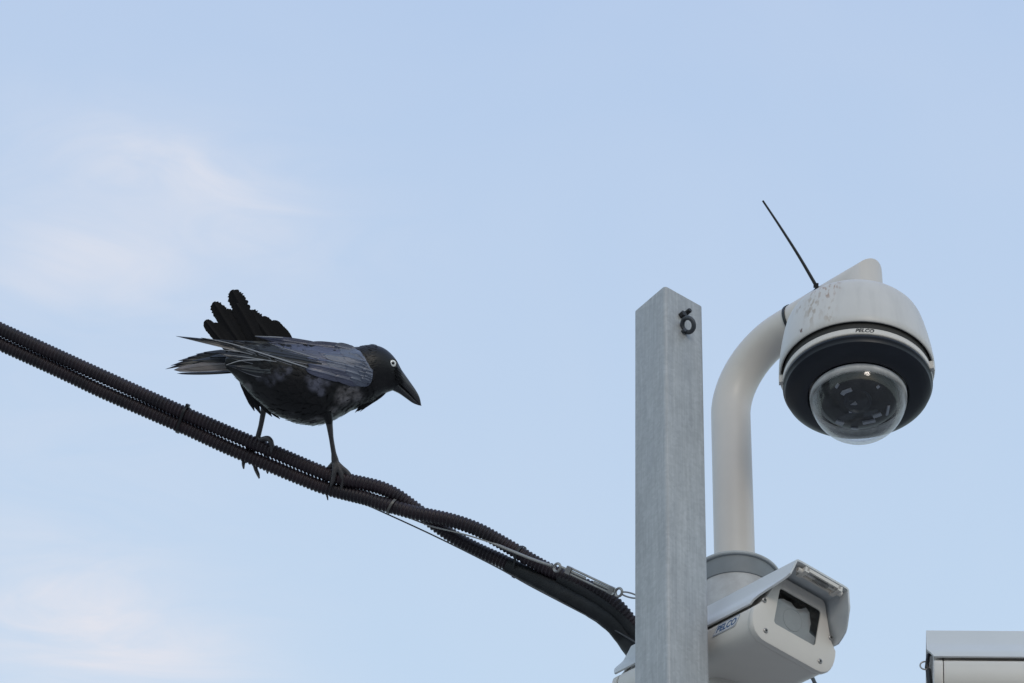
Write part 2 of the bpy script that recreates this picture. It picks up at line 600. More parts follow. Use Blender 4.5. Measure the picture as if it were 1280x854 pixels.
m3 = t.nodes.new('ShaderNodeMixShader')
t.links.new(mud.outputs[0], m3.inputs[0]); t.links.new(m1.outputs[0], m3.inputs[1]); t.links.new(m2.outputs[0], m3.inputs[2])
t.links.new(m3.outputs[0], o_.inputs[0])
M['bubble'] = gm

pm = bpy.data.materials.new('window_glass')
pm.use_nodes = True
t = pm.node_tree
t.nodes.clear()
o_ = t.nodes.new('ShaderNodeOutputMaterial')
tr = t.nodes.new('ShaderNodeBsdfTransparent'); tr.inputs[0].default_value = (0.9, 0.92, 0.92, 1)
gl = t.nodes.new('ShaderNodeBsdfGlossy'); gl.inputs['Roughness'].default_value = 0.02
fr = schlick(t)
m1 = t.nodes.new('ShaderNodeMixShader')
t.links.new(fr.outputs[0], m1.inputs[0]); t.links.new(tr.outputs[0], m1.inputs[1]); t.links.new(gl.outputs[0], m1.inputs[2])
t.links.new(m1.outputs[0], o_.inputs[0])
M['pane'] = pm

# ------------------------------------------------------------------ ground
g = MB()
n = 24
for i in range(n):
    pass
g.add([(-3000, -3000, 0), (3000, -3000, 0), (3000, 3000, 0), (-3000, 3000, 0)], [(0, 1, 2, 3)])
go = obj('ground', g, M['ground'], smooth=0)
go['kind'] = 'structure'

# ------------------------------------------------------------------ square galvanised post
YP = 3.60
corner = at_y(831, 356.5, YP)
sp = depth_of(corner) / F
az = (corner - CAM); az.z = 0; az.normalize()
right_h = Vector((az.y, -az.x, 0))
PW = 62.0 * sp
pang = R(50.5)
eL = -right_h * math.cos(pang) + az * math.sin(pang)      # along the left face
eR = right_h * math.sin(pang) + az * math.cos(pang)       # along the right face


def square_ring(inset, z, rad, seg=6):
    pts = []
    a, b = inset, PW - inset
    for (ca, cb, s0) in ((a + rad, a + rad, 180), (b - rad, a + rad, 270), (b - rad, b - rad, 0), (a + rad, b - rad, 90)):
        for k in range(seg + 1):
            th = R(s0 + 90 * k / seg)
            u, v = ca + rad * math.cos(th), cb + rad * math.sin(th)
            p = corner + eL * u + eR * v
            pts.append(Vector((p.x, p.y, z)))
    return pts


post = thing('square_post', 'square galvanised steel post with a dark eye bolt near its top',
             'post', (corner.x, corner.y, 0))
po = Vector((corner.x, corner.y, 0))
b = MB()
zt = corner.z
wall = 4.0 * sp
zs = [0.0, 1.5, 3.0, zt - 0.9, zt - 0.45, zt - 0.0015]
rings = [square_ring(0, z, 4.8 * sp) for z in zs] + [square_ring(1.0 * sp, zt, 4.0 * sp), square_ring(wall, zt, 3 * sp),
                                                  square_ring(wall, zt - 0.5, 3 * sp)]
b.loft(rings)
obj('tube', b, M['galv'], post, po, smooth=35)
# eye bolt on the right face
nR = (-eL).normalized()                    # outward normal of the right-hand face
def on_right_face(px, py):
    d = dirv(px, py)
    tt = (corner - CAM).dot(nR) / d.dot(nR)
    return CAM + d * tt
ec = on_right_face(854.0, 411.5)
eye = thing_eye = None
b = MB()
rr = 9.0 * sp
rv = nR.copy()
uv_ = (UP * 0.8 - eR * 0.6).normalized()
b.torus(ec + nR * 9.5 * sp, rr, 2.9 * sp, rv, (uv_ - rv * uv_.dot(rv)).normalized(), 30, 10)
eb = obj('eye_bolt', b, M['darksteel'], post, po)
b = MB()
hc = on_right_face(851.5, 395)
b.revolve([(4.6 * sp, 0), (4.6 * sp, 6 * sp), (3.8 * sp, 7 * sp)], hc - nR * 0.0005, nR, eR.normalized(), 6)
hc2 = on_right_face(857.5, 392)
b.revolve([(3.1 * sp, 0), (3.1 * sp, 8 * sp), (2.4 * sp, 9 * sp)], hc2 - nR * 0.0005, nR, eR.normalized(), 10)
obj('nut', b, M['tie'], eb, po)
b = MB()
sc_ = on_right_face(853, 415)
b.tube([sc_ - nR * 0.001, sc_ + nR * 5 * sp], 2.4 * sp, 8)
obj('bolt_stub', b, M['darksteel'], eb, po)

# ------------------------------------------------------------------ round pole with cap
YQ = 3.92
A0 = at_y(919, 724, YQ)                     # centre of the flange rim
sq = depth_of(A0) / F
pole = thing('camera_pole', 'thick round mottled galvanised pole with a grey banded cap under the gooseneck arm',
             'pole', (A0.x, A0.y, 0))
qo = Vector((A0.x, A0.y, 0))
XA = Vector((1, 0, 0))
b = MB()
zc = A0.z
b.revolve([(52 * sq, 0), (52 * sq, 2.0), (52 * sq, zc - 27 * sq)], qo, UP, XA, 72)
obj('shaft', b, M['galv_pole'], pole, qo)
b = MB()
b.revolve([(50.5 * sq, zc - 31 * sq), (53.2 * sq, zc - 30.4 * sq), (53.8 * sq, zc - 29 * sq), (53.8 * sq, zc - 4.6 * sq), (40 * sq, zc - 4.6 * sq)], qo, UP, XA, 72)
obj('cap_band', b, M['capgrey'], pole, qo)
b = MB()
b.revolve([(50 * sq, zc - 4.4 * sq), (56.5 * sq, zc - 4.4 * sq), (57.6 * sq, zc - 3.2 * sq), (57.6 * sq, zc - 0.8 * sq), (56.5 * sq, zc),
           (20 * sq, zc + 1.5 * sq)], qo, UP, XA, 72)
obj('cap_flange', b, M['capflange'], pole, qo)

# ------------------------------------------------------------------ gooseneck arm
ra = 25.8 * sq


def pole_z_at(py):
    lo, hi = zc - 1, zc + 1
    for _ in range(50):
        md = (lo + hi) / 2
        if proj(Vector((A0.x, A0.y, md)))[1] > py:
            lo = md
        else:
            hi = md
    return (lo + hi) / 2


zE = pole_z_at(453)
E = at_z(1077, 357, zE)
sE = depth_of(E) / F
fa = E - Vector((A0.x, A0.y, zE)); armlen = fa.length; fa.normalize()
sa = fa.cross(UP)
arm = thing('gooseneck_arm', 'cream painted gooseneck pipe arm curving up from the pole cap to the dome camera', 'camera arm', (A0.x, A0.y, zc))
ao = Vector((A0.x, A0.y, zc))
b = MB()
RB = 0.118
rings = []


def arm_ring(c, uvec, r):
    return [c + (sa * math.cos(2 * math.pi * k / 40) + uvec * math.sin(2 * math.pi * k / 40)) * r for k in range(40)]


AX = Vector((A0.x, A0.y, 0))
for z in (zc - 0.01, zc + 0.05, zc + 0.12, zE - RB):
    rings.append(arm_ring(Vector((A0.x, A0.y, z)), -fa, ra))
bc = Vector((A0.x, A0.y, zE - RB)) + fa * RB
for k in range(1, 17):
    th = math.pi / 2 * k / 16
    rad = -fa * math.cos(th) + UP * math.sin(th)
    rings.append(arm_ring(bc + rad * RB, rad, ra))
rE = ra * 1.06
rings.append(arm_ring(E - fa * rE * 1.05, UP, rE))
rings.append(arm_ring(E, UP + fa, rE))
rings.append([E - UP * rE * 1.3 + (sa * math.cos(2 * math.pi * k / 40) + fa * math.sin(2 * math.pi * k / 40)) * rE for k in range(40)])
rings.append([E - UP * 0.09 + (sa * math.cos(2 * math.pi * k / 40) + fa * math.sin(2 * math.pi * k / 40)) * rE for k in range(40)])
b.loft(rings)
obj('pipe', b, M['paint_arm'], arm, ao, smooth=38)
# set screws at its foot
tocam = (CAM - ao); tocam.z = 0; tocam.normalize()
side = Vector((-tocam.y, tocam.x, 0))
scr = MB()
scr.revolve([(2.6 * sq, -1 * sq), (2.6 * sq, 1.0 * sq), (1.7 * sq, 1.9 * sq), (0.4 * sq, 2.0 * sq)], Vector((0, 0, 0)), Vector((0, 0, 1)), XA, 12)
scr_me = scr.mesh('set_screw')
scr_me.materials.append(M['steel'])
for (px_, up_) in ((915, 22), (907, 17), (931, 20)):
    ca = math.asin((px_ - 918.5) / 26.0)
    nrm = (tocam * math.cos(ca) - side * math.sin(ca) * -1).normalized() if False else (tocam * math.cos(ca) + Vector((1, 0, 0)) * math.sin(ca)).normalized()
    so = bpy.data.objects.new('set_screw', scr_me)
    COL.objects.link(so)
    so.parent = arm
    so.matrix_local = Matrix.Translation(nrm * ra + UP * up_ * sq) @ nrm.to_track_quat('Z', 'Y').to_matrix().to_4x4()

# ------------------------------------------------------------------ dome camera
Dm = at_y(1072, 481.5, E.y + 0.004)
sd = depth_of(Dm) / F
dome = thing('dome_camera', 'white pendant dome security camera with black shroud and clear bubble, hanging from the gooseneck arm', 'security camera', Dm)
dax = UP.copy()
tc_d = (CAM - Dm); tc_d.z = 0; tc_d.normalize()
dxa = Vector((-tc_d.y, tc_d.x, 0))          # image right, as seen from the camera
if dxa.dot(CX) < 0:
    dxa = -dxa


def P2(prof):
    return [(r * sd, h * sd) for r, h in prof]


def around(r, h, ang):
    """point of the dome at radius r, height h, ang degrees right of the side that faces the camera"""
    return Dm + (tc_d * math.cos(R(ang)) + dxa * math.sin(R(ang))) * r * sd + UP * h * sd


b = MB()
b.revolve(P2([(92.5, 30), (94.5, 20.5), (95.0, 19.6), (96.4, 19.5), (97.6, 20.8), (97.2, 31), (95.5, 48), (92.8, 66), (89.8, 82), (87.0, 94), (84.5, 100.5),
              (81, 105.5), (76, 109.5), (68, 112.5), (50, 114), (0.01, 114.5)]), Dm, dax, dxa, 112)
stains = [(around(84, 101, -24), 24 * sd, 1.0, 0.6, (0.33, 0.17, 0.08)),
          (around(88, 88, -16), 16 * sd, 0.7, 0.7, (0.30, 0.14, 0.055)),
          (around(90, 80, -22), 10 * sd, 0.7, 0.7, (0.28, 0.12, 0.05)),
          (around(96, 31, -43), 7 * sd, 1.0, 1.6, (0.13, 0.06, 0.03)),
          (around(93, 66, -30), 14 * sd, 0.25, 0.6, (0.36, 0.27, 0.19)),
          (around(96, 44, -18), 12 * sd, 0.22, 0.6, (0.38, 0.29, 0.21)),
          (around(92, 70, -36), 12 * sd, 0.2, 0.6, (0.36, 0.28, 0.20)),
          (around(90, 84, -48), 9 * sd, 0.5, 0.7, (0.33, 0.25, 0.17))]
M['dome_paint'] = stained('dome_paint', (0.62, 0.59, 0.56), 0.4, stains, Dm, 0.22)
hous = obj('housing', b, M['dome_paint'], dome, Dm, smooth=50)
b = MB()
b.revolve(P2([(80, 10.5), (91, 10.5), (92, 11), (92.3, 29), (80, 29)]), Dm, dax, dxa, 96)
obj('seal_gap', b, M['gap'], dome, Dm)
b = MB()
b.revolve(P2([(80, 0.4), (92.6, 0.4), (93.6, 1.2), (93.9, 2.6), (93.4, 9.4), (92.6, 10.4), (80, 10.4)]), Dm, dax, dxa, 112)
trim = obj('trim_ring', b, M['paint'], dome, Dm)
b = MB()
b.revolve(P2([(70, 0.2), (91.4, 0.2), (93.2, -1.2), (93.4, -3.6), (92.2, -5.4), (91.4, -6.4), (90.6, -10), (86, -14.0), (78, -17.2), (68, -19.2), (64, -19.6),
              (62.8, -18.6), (61.8, -14), (61.0, -4)]), Dm, dax, dxa, 112, caps=False)
obj('shroud', b, M['blackshroud'], dome, Dm, smooth=30)
# side clips
clip = MB()
for sgn, a in ((-1, -83), (1, 78)):
    c = around(95, 6, a)
    nn = (c - Dm); nn.z = 0; nn.normalize()
    q = MB().box(c, nn * 3 * sd, UP * 6 * sd, UP.cross(nn) * 3.4 * sd)
    obj('clip', q, M['paint'], dome, Dm)
# bubble (a thin hemispherical shell, open at the top)
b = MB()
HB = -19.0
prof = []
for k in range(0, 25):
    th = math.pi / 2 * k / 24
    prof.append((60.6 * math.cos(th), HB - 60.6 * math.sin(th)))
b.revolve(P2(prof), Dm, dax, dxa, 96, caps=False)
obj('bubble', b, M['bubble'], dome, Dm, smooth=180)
# what sits inside
C0 = Dm + UP * (HB - 2) * sd
mod = MB()
mod.revolve([(50 * sd, (HB + 9) * sd), (50.5 * sd, (HB - 6) * sd), (49.5 * sd, (HB - 10) * sd), (46 * sd, (HB - 14) * sd), (40 * sd, (HB - 17.5) * sd),
             (30 * sd, (HB - 20.5) * sd), (18 * sd, (HB - 22.5) * sd), (0.01, (HB - 23) * sd)], Dm, UP, dxa, 72)
mod_o = obj('inner_piece', mod, M['module'], dome, Dm)  # the dome's camera module
b = MB()
b.revolve([(57.5 * sd, (HB + 6) * sd), (57.5 * sd, (HB + 1) * sd), (51 * sd, (HB - 3) * sd), (48 * sd, (HB + 4) * sd)], Dm, UP, dxa, 72, caps=False)
obj('inner_ring', b, M['blackshroud'], mod_o, Dm)
vX, vY, vT = view_frame(1072, 500)
lens_dir = (vT * 0.72 + vX * -0.03 - UP * 0.7).normalized()
lx = (vX - lens_dir * vX.dot(lens_dir)).normalized()
b = MB()
b.revolve([(17 * sd, 40 * sd), (17 * sd, 49 * sd), (15 * sd, 50 * sd), (13 * sd, 48 * sd), (11 * sd, 46.5 * sd)], Dm + UP * (HB + 16) * sd - lens_dir * 4 * sd, lens_dir, lx, 36)
obj('lens', b, M['blackshroud'], mod_o, Dm)


def mod_piece(name, px, py, a, b_, th, ang, m_, lift=1.0):
    """small bracket standing proud of the module's ball where the ray through (px, py) meets it"""
    d = dirv(px, py).normalized()
    cs = Dm + UP * (HB - 6) * sd              # an ellipsoid that follows the drum's rounded underside
    K = 50 / 17.0
    oc, ds = CAM - cs, d.copy()
    oc.z *= K
    ds.z *= K
    aa, bb, cc = ds.dot(ds), oc.dot(ds), oc.dot(oc) - (50 * sd) ** 2
    disc = bb * bb - aa * cc
    if disc < 0:
        return
    p = CAM + d * ((-bb - math.sqrt(disc)) / aa)
    nn = (p - cs)
    nn.z *= K * K
    nn.normalize()
    x = (vX * math.cos(R(ang)) + vY * math.sin(R(ang)))
    x = (x - nn * x.dot(nn)).normalized()
    y = nn.cross(x)
    q = MB().box(p + nn * lift * sd, x * a * sd, y * b_ * sd, nn * th * sd)
    obj(name, q, M[m_], mod_o, Dm)


for (px, py, a, b_, ang, m_) in ((1059, 488, 6, 2.3, 28, 'modmetal'), (1054, 491, 2.0, 2.6, 60, 'modmetal'), (1065, 505, 6.5, 2.2, 42, 'modmetal'),
                                 (1063, 512, 2.0, 3.5, 10, 'modmetal'), (1086, 526, 8, 2.8, 18, 'modmetal'), (1096, 518, 5.5, 3, 30, 'modmetal'),
                                 (1109, 512, 1.6, 8.5, -12, 'modmetal'),
                                 (1068, 534, 4.5, 2, -30, 'modmetal'), (1076, 537, 5, 1.2, 5, 'modmetal'), (1050, 527, 5, 4, -35, 'modmetal'),
                                 (1097, 483, 2, 1.6, 40, 'modmetal'), (1047, 482, 3, 1.6, 55, 'modmetal')):
    mod_piece('bracket', px, py, a, b_, 1.6, ang, m_)


def text_mesh(txt, shear=0.25, offset=0.02):
    cu = bpy.data.curves.new('lettering', 'FONT')
    cu.body = txt
    cu.shear = shear
    cu.offset = offset
    cu.resolution_u = 3
    cu.align_x, cu.align_y = 'CENTER', 'CENTER'
    to = bpy.data.objects.new('lettering', cu)
    COL.objects.link(to)
    bpy.context.view_layer.update()
    me = bpy.data.meshes.new_from_object(to.evaluated_get(bpy.context.evaluated_depsgraph_get()))
    bpy.data.objects.remove(to)
    vs = [v.co.copy() for v in me.vertices]
    fs = [tuple(p.vertices) for p in me.polygons]
    xs = [v.x for v in vs]; ys = [v.y for v in vs]
    cx, cy = (min(xs) + max(xs)) / 2, (min(ys) + max(ys)) / 2
    ww, hh = max(xs) - min(xs), max(ys) - min(ys)
    return [((v.x - cx) / ww, (v.y - cy) / hh) for v in vs], fs     # both in -0.5 .. 0.5


tv, tf = text_mesh('PELCO', 0.3, 0.03)
b = MB()
b.add([around(94.0, 5.6 + y * 6.2, 8.0 + x * 24 / 96 * 57.3) for x, y in tv], tf)
obj('lettering', b, M['black'], trim, Dm, smooth=0)

# ------------------------------------------------------------------ cable ties on the arm


def arm_point(px):
    """centre of the straight part of the arm where it shows at px"""
    lo, hi = RB, armlen
    for _ in range(40):
        md = (lo + hi) / 2
        if proj(Vector((A0.x, A0.y, zE)) + fa * md)[0] < px:
            lo = md
        else:
            hi = md
    return Vector((A0.x, A0.y, zE)) + fa * lo


def tie_band(c, ax, r, wdt, th, seg=36):
    x = ax.cross(UP).normalized()
    y = x.cross(ax)
    q = MB()
    rings = []
    for k in range(seg):
        a = 2 * math.pi * k / seg
        d = x * math.cos(a) + y * math.sin(a)
        rings.append([c + d * r - ax * wdt, c + d * (r + th) - ax * wdt, c + d * (r + th) + ax * wdt, c + d * r + ax * wdt])
    rings.append(rings[0])
    q.loft(rings, True, False, False)
    return q


pA = arm_point(1034)
tie1 = thing('cable_tie', 'black cable tie with its long uncut tail sticking up from the gooseneck arm', 'cable tie', pA, 'black cable ties around the arm')
obj('band', tie_band(pA, fa, ra, 2.2 * sE, 1.6 * sE), M['tie'], tie1, pA)
hd = at(1020, 357, depth_of(pA) - 0.006)
q = MB().box(hd, vX * 3.2 * sE, vY * 3.0 * sE, vT * 4 * sE)
obj('tie_head', q, M['tie'], tie1, pA)
tip = at(953.5, 251, depth_of(pA) + 0.03)
pth, _ = catmull([hd, hd.lerp(tip, 0.35) + vX * 1.6 * sE, hd.lerp(tip, 0.7) + vX * 1.2 * sE, tip], 16)
q = MB().tube(pth, [(2.3 - 1.0 * k / 15) * sE for k in range(16)], 8)
obj('tie_tail', q, M['tie'], tie1, pA)
pB = arm_point(995)
tie2 = thing('cable_tie', 'trimmed black cable tie ringing the gooseneck arm left of the dome camera', 'cable tie', pB, 'black cable ties around the arm')
obj('band', tie_band(pB, fa, ra, 2.0 * sE, 1.5 * sE), M['tie'], tie2, pB)

# ------------------------------------------------------------------ box cameras
OW = at_y(997.5, 771, 3.63)                 # centre of the window
sb = depth_of(OW) / F
bX, bY, bT = view_frame(997.5, 771)


def from_view(x, y, z):
    return (bX * x + bY * y + bT * z).normalized()


fB = from_view(0.63, 0.315, 0.709)
rB = from_view(0.761, -0.433, -0.483)
rB = (rB - fB * rB.dot(fB)).normalized()
uB = fB.cross(rB)
assert uB.z > 0


def frame(o, r, u, f):
    mm = Matrix.Identity(4)
    for i in range(3):
        mm[i][0], mm[i][1], mm[i][2], mm[i][3] = r[i], u[i], f[i], o[i]
    return mm


def V(x, u, f):
    return Vector((x * sb, u * sb, f * sb))


def rounded(poly, rad, seg=4):
    """round the corners of a closed 2-D polygon"""
    res = []
    n = len(poly)
    for i in range(n):
        p0, p1, p2 = (Vector(poly[j % n]).to_2d() for j in (i - 1, i, i + 1))
        r = rad[i] if isinstance(rad, (list, tuple)) else rad
        a, c = (p0 - p1), (p2 - p1)
        r = min(r, a.length * 0.45, c.length * 0.45)
        a, c = p1 + a.normalized() * r, p1 + c.normalized() * r
        for k in range(seg + 1):
            t_ = k / seg
            res.append((a * (1 - t_) ** 2 + p1 * 2 * t_ * (1 - t_) + c * t_ * t_))
    return res


half = [(36, 42), (49, 9), (54, -4), (58, -10), (66, -16.5), (66, -36), (60, -50), (48, -57)]
sect = half + [(-x, y) for x, y in reversed(half)]
sect_r = rounded(sect, [5, 5, 5, 5, 5, 10, 10, 10] + [10, 10, 10, 5, 5, 5, 5, 5], 4)


def sc2(pts, k, dx=0.0):
    return [p * k for p in pts]


LBACK = -300.0
cam1 = bpy.data.objects.new('box_camera', None)
COL.objects.link(cam1)
cam1.empty_display_size = 0.05
cam1.matrix_world = frame(OW, rB, uB, fB)
CAM_PARTS = []


def cpart(name, mb, m_, parent=None, smooth=40):
    o = obj(name, mb, M[m_], parent or cam1, smooth=smooth)
    if parent is None:
        CAM_PARTS.append(o)
    return o


b = MB()
rings = []
for f_, k in ((-10.5, 0.93), (-10, 0.965), (-11.5, 0.985), (-14, 0.99), (-120, 0.99), (-286, 0.99), (-288.5, 0.975)):
    rings.append([V(p.x * k, p.y * k, f_) for p in sect_r])
b.loft(rings, True, False, True)
body = cpart('body', b, 'paint')
b = MB()
b.loft([[V(p.x * k, p.y * k, f_) for p in sect_r] for f_, k in ((-289.5, 0.98), (-291, 1.0), (-299, 1.0), (-300.5, 0.985))])
cpart('rear_plate', b, 'paint')
# front plate with its window opening
win = rounded([(33.5, 26), (33.5, -26), (-33.5, -26), (-33.5, 26)], 4, 4)
NP = 72


def resample(pts, n):
    """n points around a closed outline, by angle about the centre, clockwise from the top"""
    res = []
    m_ = len(pts)
    for k in range(n):
        a = math.pi / 2 - 2 * math.pi * k / n
        d = Vector((math.cos(a), math.sin(a)))
        best = None
        for i in range(m_):
            p, q = pts[i], pts[(i + 1) % m_]
            e_ = q - p
            den = d.x * e_.y - d.y * e_.x
            if abs(den) < 1e-9:
                continue
            tt = (p.x * e_.y - p.y * e_.x) / den
            uu = (p.x * d.y - p.y * d.x) / den
            if tt > 0 and -1e-6 <= uu <= 1 + 1e-6 and (best is None or tt > best):
                best = tt
        res.append(d * best)
    return res


o_out = resample(sect_r, NP)
o_win = resample(win, NP)
b = MB()
b.loft([[V(p.x * 0.955, p.y * 0.955, -9.5) for p in o_out], [V(p.x, p.y, -9.2) for p in o_out], [V(p.x * 1.012, p.y * 1.012, -8) for p in o_out],
        [V(p.x * 1.012, p.y * 1.012, -2.2) for p in o_out], [V(p.x * 1.0, p.y * 1.0, -0.6) for p in o_out], [V(p.x * 0.97, p.y * 0.97, 0) for p in o_out],
        [V(p.x * 1.02, p.y * 1.02, 0) for p in o_win], [V(p.x, p.y, -0.8) for p in o_win], [V(p.x, p.y, -2.4) for p in o_win]], True, False, False)
front = cpart('front_plate', b, 'paint', smooth=35)
b = MB()
b.loft([[V(p.x * 1.01, p.y * 1.01, -2.3) for p in o_win], [V(p.x * 1.01, p.y * 1.01, -1.5) for p in o_win]])
wn = cpart('window', b, 'pane', smooth=0)
# dark chamber; an added pale block and ring stand for the pane's reflection
b = MB()
b.loft([[V(p.x, p.y, -2.5) for p in o_win], [V(p.x * 1.2, p.y * 1.2, -12) for p in o_win], [V(p.x * 1.2, p.y * 1.1, -60) for p in o_win]], True, False, True)
cpart('chamber', b, 'innerdark', wn)


def win_xy(px, py, f_):
    dx, dy = px - 997.5 - 0.63 * f_, py - 771 + 0.315 * f_
    det = -0.710
    return Vector(((dx * -0.845 - 0.155 * dy) / det, (0.761 * dy - 0.433 * dx) / det))


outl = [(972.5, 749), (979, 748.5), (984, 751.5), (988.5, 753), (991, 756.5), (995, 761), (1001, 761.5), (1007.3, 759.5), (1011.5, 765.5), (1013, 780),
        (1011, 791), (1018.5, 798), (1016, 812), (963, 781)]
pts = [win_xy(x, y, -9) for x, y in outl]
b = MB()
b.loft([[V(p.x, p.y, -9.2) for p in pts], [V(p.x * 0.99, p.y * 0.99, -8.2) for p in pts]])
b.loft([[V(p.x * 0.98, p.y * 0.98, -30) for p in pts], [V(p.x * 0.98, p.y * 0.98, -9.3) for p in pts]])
cpart('inner_piece', b, 'reflectpale', wn, smooth=0)
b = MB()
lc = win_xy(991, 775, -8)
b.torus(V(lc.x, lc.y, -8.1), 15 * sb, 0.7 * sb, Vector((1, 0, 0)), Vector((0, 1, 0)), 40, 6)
cpart('added_ring', b, 'reflectpale', wn)
# plate screws
q = MB()
q.revolve([(3.4 * sb, -0.4 * sb), (3.4 * sb, 0.7 * sb), (2.7 * sb, 1.3 * sb), (1.5 * sb, 1.35 * sb), (1.3 * sb, 0.4 * sb)], Vector((0, 0, 0)), Vector((0, 0, 1)), XA, 16)
q.add([], [])
sme = q.mesh('screw')
sme.materials.append(M['steel'])
q = MB()
q.revolve([(1.6 * sb, 0.3 * sb), (1.6 * sb, 1.45 * sb)], Vector((0, 0, 0)), Vector((0, 0, 1)), XA, 6)
sme2 = q.mesh('screw_socket')
sme2.materials.append(M['gap'])
for (x, u) in ((-54, -3.5), (54, -3.5), (-44, -43), (44, -43)):
    s1 = bpy.data.objects.new('screw', sme)
    s1.location = V(x, u, 0.1)
    COL.objects.link(s1)
    s1.parent = front
    CAM_PARTS.append(s1) if False else None
    q = MB().revolve([(1.7 * sb, 0.2 * sb), (1.7 * sb, 1.5 * sb)], V(x, u, 0.1), Vector((0, 0, 1)), XA, 6)
    cpart('screw_socket', q, 'gap', front)
# sunshield: bent sheet with flared lips, swept cut at the front
top = [(0, 50), (34, 50), (40.5, 49.4), (43.2, 47.5), (44.4, 43)]
sidep = [(47, 33), (50.5, 21), (52.5, 17.5), (58, 9), (62.4, 1.5), (64.3, -3.5), (65.2, -9)]
hs = list(top)
for q_ in sidep:
    p_ = hs[-1]
    k_ = max(1, int(math.dist(p_, q_) / 4))
    hs += [(p_[0] + (q_[0] - p_[0]) * i / k_, p_[1] + (q_[1] - p_[1]) * i / k_) for i in range(1, k_ + 1)]
arc = [0.0]
for i in range(1, len(hs)):
    arc.append(arc[-1] + math.dist(hs[i], hs[i - 1]))
a0 = arc[2]


def front_cut(a, right=False):
    tab = [(0, 38), (29, 38), (52, 22), (66, 2)] if right else [(0, 38), (27, 38), (40, 20.6), (52, 0), (60, -11), (66, -15)]
    return interp(tab, a - a0)[0] if a > a0 else 38.0


b = MB()
full = [(-x, y, a) for (x, y), a in zip(reversed(hs), reversed(arc))][:-1] + [(x, y, a) for (x, y), a in zip(hs, arc)]
nf = len(full)


def shield_shell(th):
    res = []
    for i in range(nf):
        p0, p1 = full[max(0, i - 1)], full[min(nf - 1, i + 1)]
        tx, ty = p1[0] - p0[0], p1[1] - p0[1]
        l_ = math.hypot(tx, ty)
        nx, ny = ty / l_, -tx / l_          # points inward
        res.append((full[i][0] + nx * th, full[i][1] + ny * th, full[i][2]))
    return res


cols_t = [0, 0.05, 0.25, 0.5, 0.75, 0.9, 1.0]
outer, inner = shield_shell(0), shield_shell(2.6)
vs_, fs_ = [], []
nc = len(cols_t)
for sh in (outer, inner):
    for (x, y, a) in sh:
        f1 = front_cut(a, x > 0)
        for t_ in cols_t:
            f0_ = -309 + max(0.0, a - a0 - 50) * 0.6
            vs_.append(V(x, y, f0_ + (f1 - f0_) * t_))
for s_i in (0, 1):
    off = s_i * nf * nc
    for i in range(nf - 1):
        for j in range(nc - 1):
            fs_.append((off + i * nc + j, off + i * nc + j + 1, off + (i + 1) * nc + j + 1, off + (i + 1) * nc + j))
off = nf * nc
for i in range(nf - 1):
    fs_.append((i * nc, (i + 1) * nc, off + (i + 1) * nc, off + i * nc))
    k = nc - 1
    fs_.append((i * nc + k, (i + 1) * nc + k, off + (i + 1) * nc + k, off + i * nc + k))
for i in (0, nf - 1):
    for j in range(nc - 1):
        fs_.append((i * nc + j, i * nc + j + 1, off + i * nc + j + 1, off + i * nc + j))
b.add(vs_, fs_)
shield = cpart('sunshield', b, 'shield', smooth=22)
# latch under the visor
b = MB()
ex, eu, ef = Vector((1, 0, 0)), Vector((0, 1, 0)), Vector((0, 0, 1))
for f_ in (22, 38):
    b.box(V(2, 42.6, f_), ex * 27 * sb, eu * 2.2 * sb, ef * 1.4 * sb)
for x in (-25, 29):
    b.box(V(x, 41.6, 30), ex * 3.2 * sb, eu * 3.4 * sb, ef * 9.4 * sb)
latch = cpart('latch', b, 'paint', shield)
b = MB()
b.tube([V(-34, 40.6, 31), V(37, 40.6, 31)], 1.5 * sb, 10)
for x in (-31, 34):
    b.tube([V(x - 3, 40.6, 31), V(x + 3, 40.6, 31)], 3.4 * sb, 12)
cpart('latch_pin', b, 'paint', shield)
b = MB()
hel = []
for k in range(161):
    a = k / 160
    hel.append(V(-8 + 22 * a, 40.6 + 3 * math.sin(a * 2 * math.pi * 10), 31 + 3 * math.cos(a * 2 * math.pi * 10)))
b.tube(hel, 0.7 * sb, 5)
cpart('spring', b, 'steel', shield)
# name label on the left side
LX = -66 * 0.99 - 0.35
b = MB()
par = rounded([(-84, -33.5), (-36, -33.5), (-27, -18), (-75, -18)], [4, 4, 5, 4], 5)
b.loft([[V(LX - k_, p.y, p.x) for p in par] for k_ in (-0.3, 0.25)])
lab = cpart('label', b, 'labelwhite', body, smooth=0)
b = MB()
pin = [Vector(((p.x + 55.5) * 0.965 - 55.5, (p.y + 25.75) * 0.92 - 25.75)) for p in par]
pin2 = [Vector(((p.x + 55.5) * 0.945 - 55.5, (p.y + 25.75) * 0.86 - 25.75)) for p in par]
vs_ = [V(LX - 0.45, p.y, p.x) for p in pin] + [V(LX - 0.45, p.y, p.x) for p in pin2]
n_ = len(pin)
b.add(vs_, [(i, (i + 1) % n_, n_ + (i + 1) % n_, n_ + i) for i in range(n_)])
tv2, tf2 = text_mesh('PELCO', 0.35, 0.035)
b.add([V(LX - 0.5, -25.6 + y * 9.6, -55.8 + x * 41) for x, y in tv2], tf2)
cpart('lettering', b, 'labelblue', body, smooth=0)
tag(cam1, 'cream box security camera under a grey sunshield, front window facing, beside the square post', 'security camera', 'box cameras in sunshield housings')

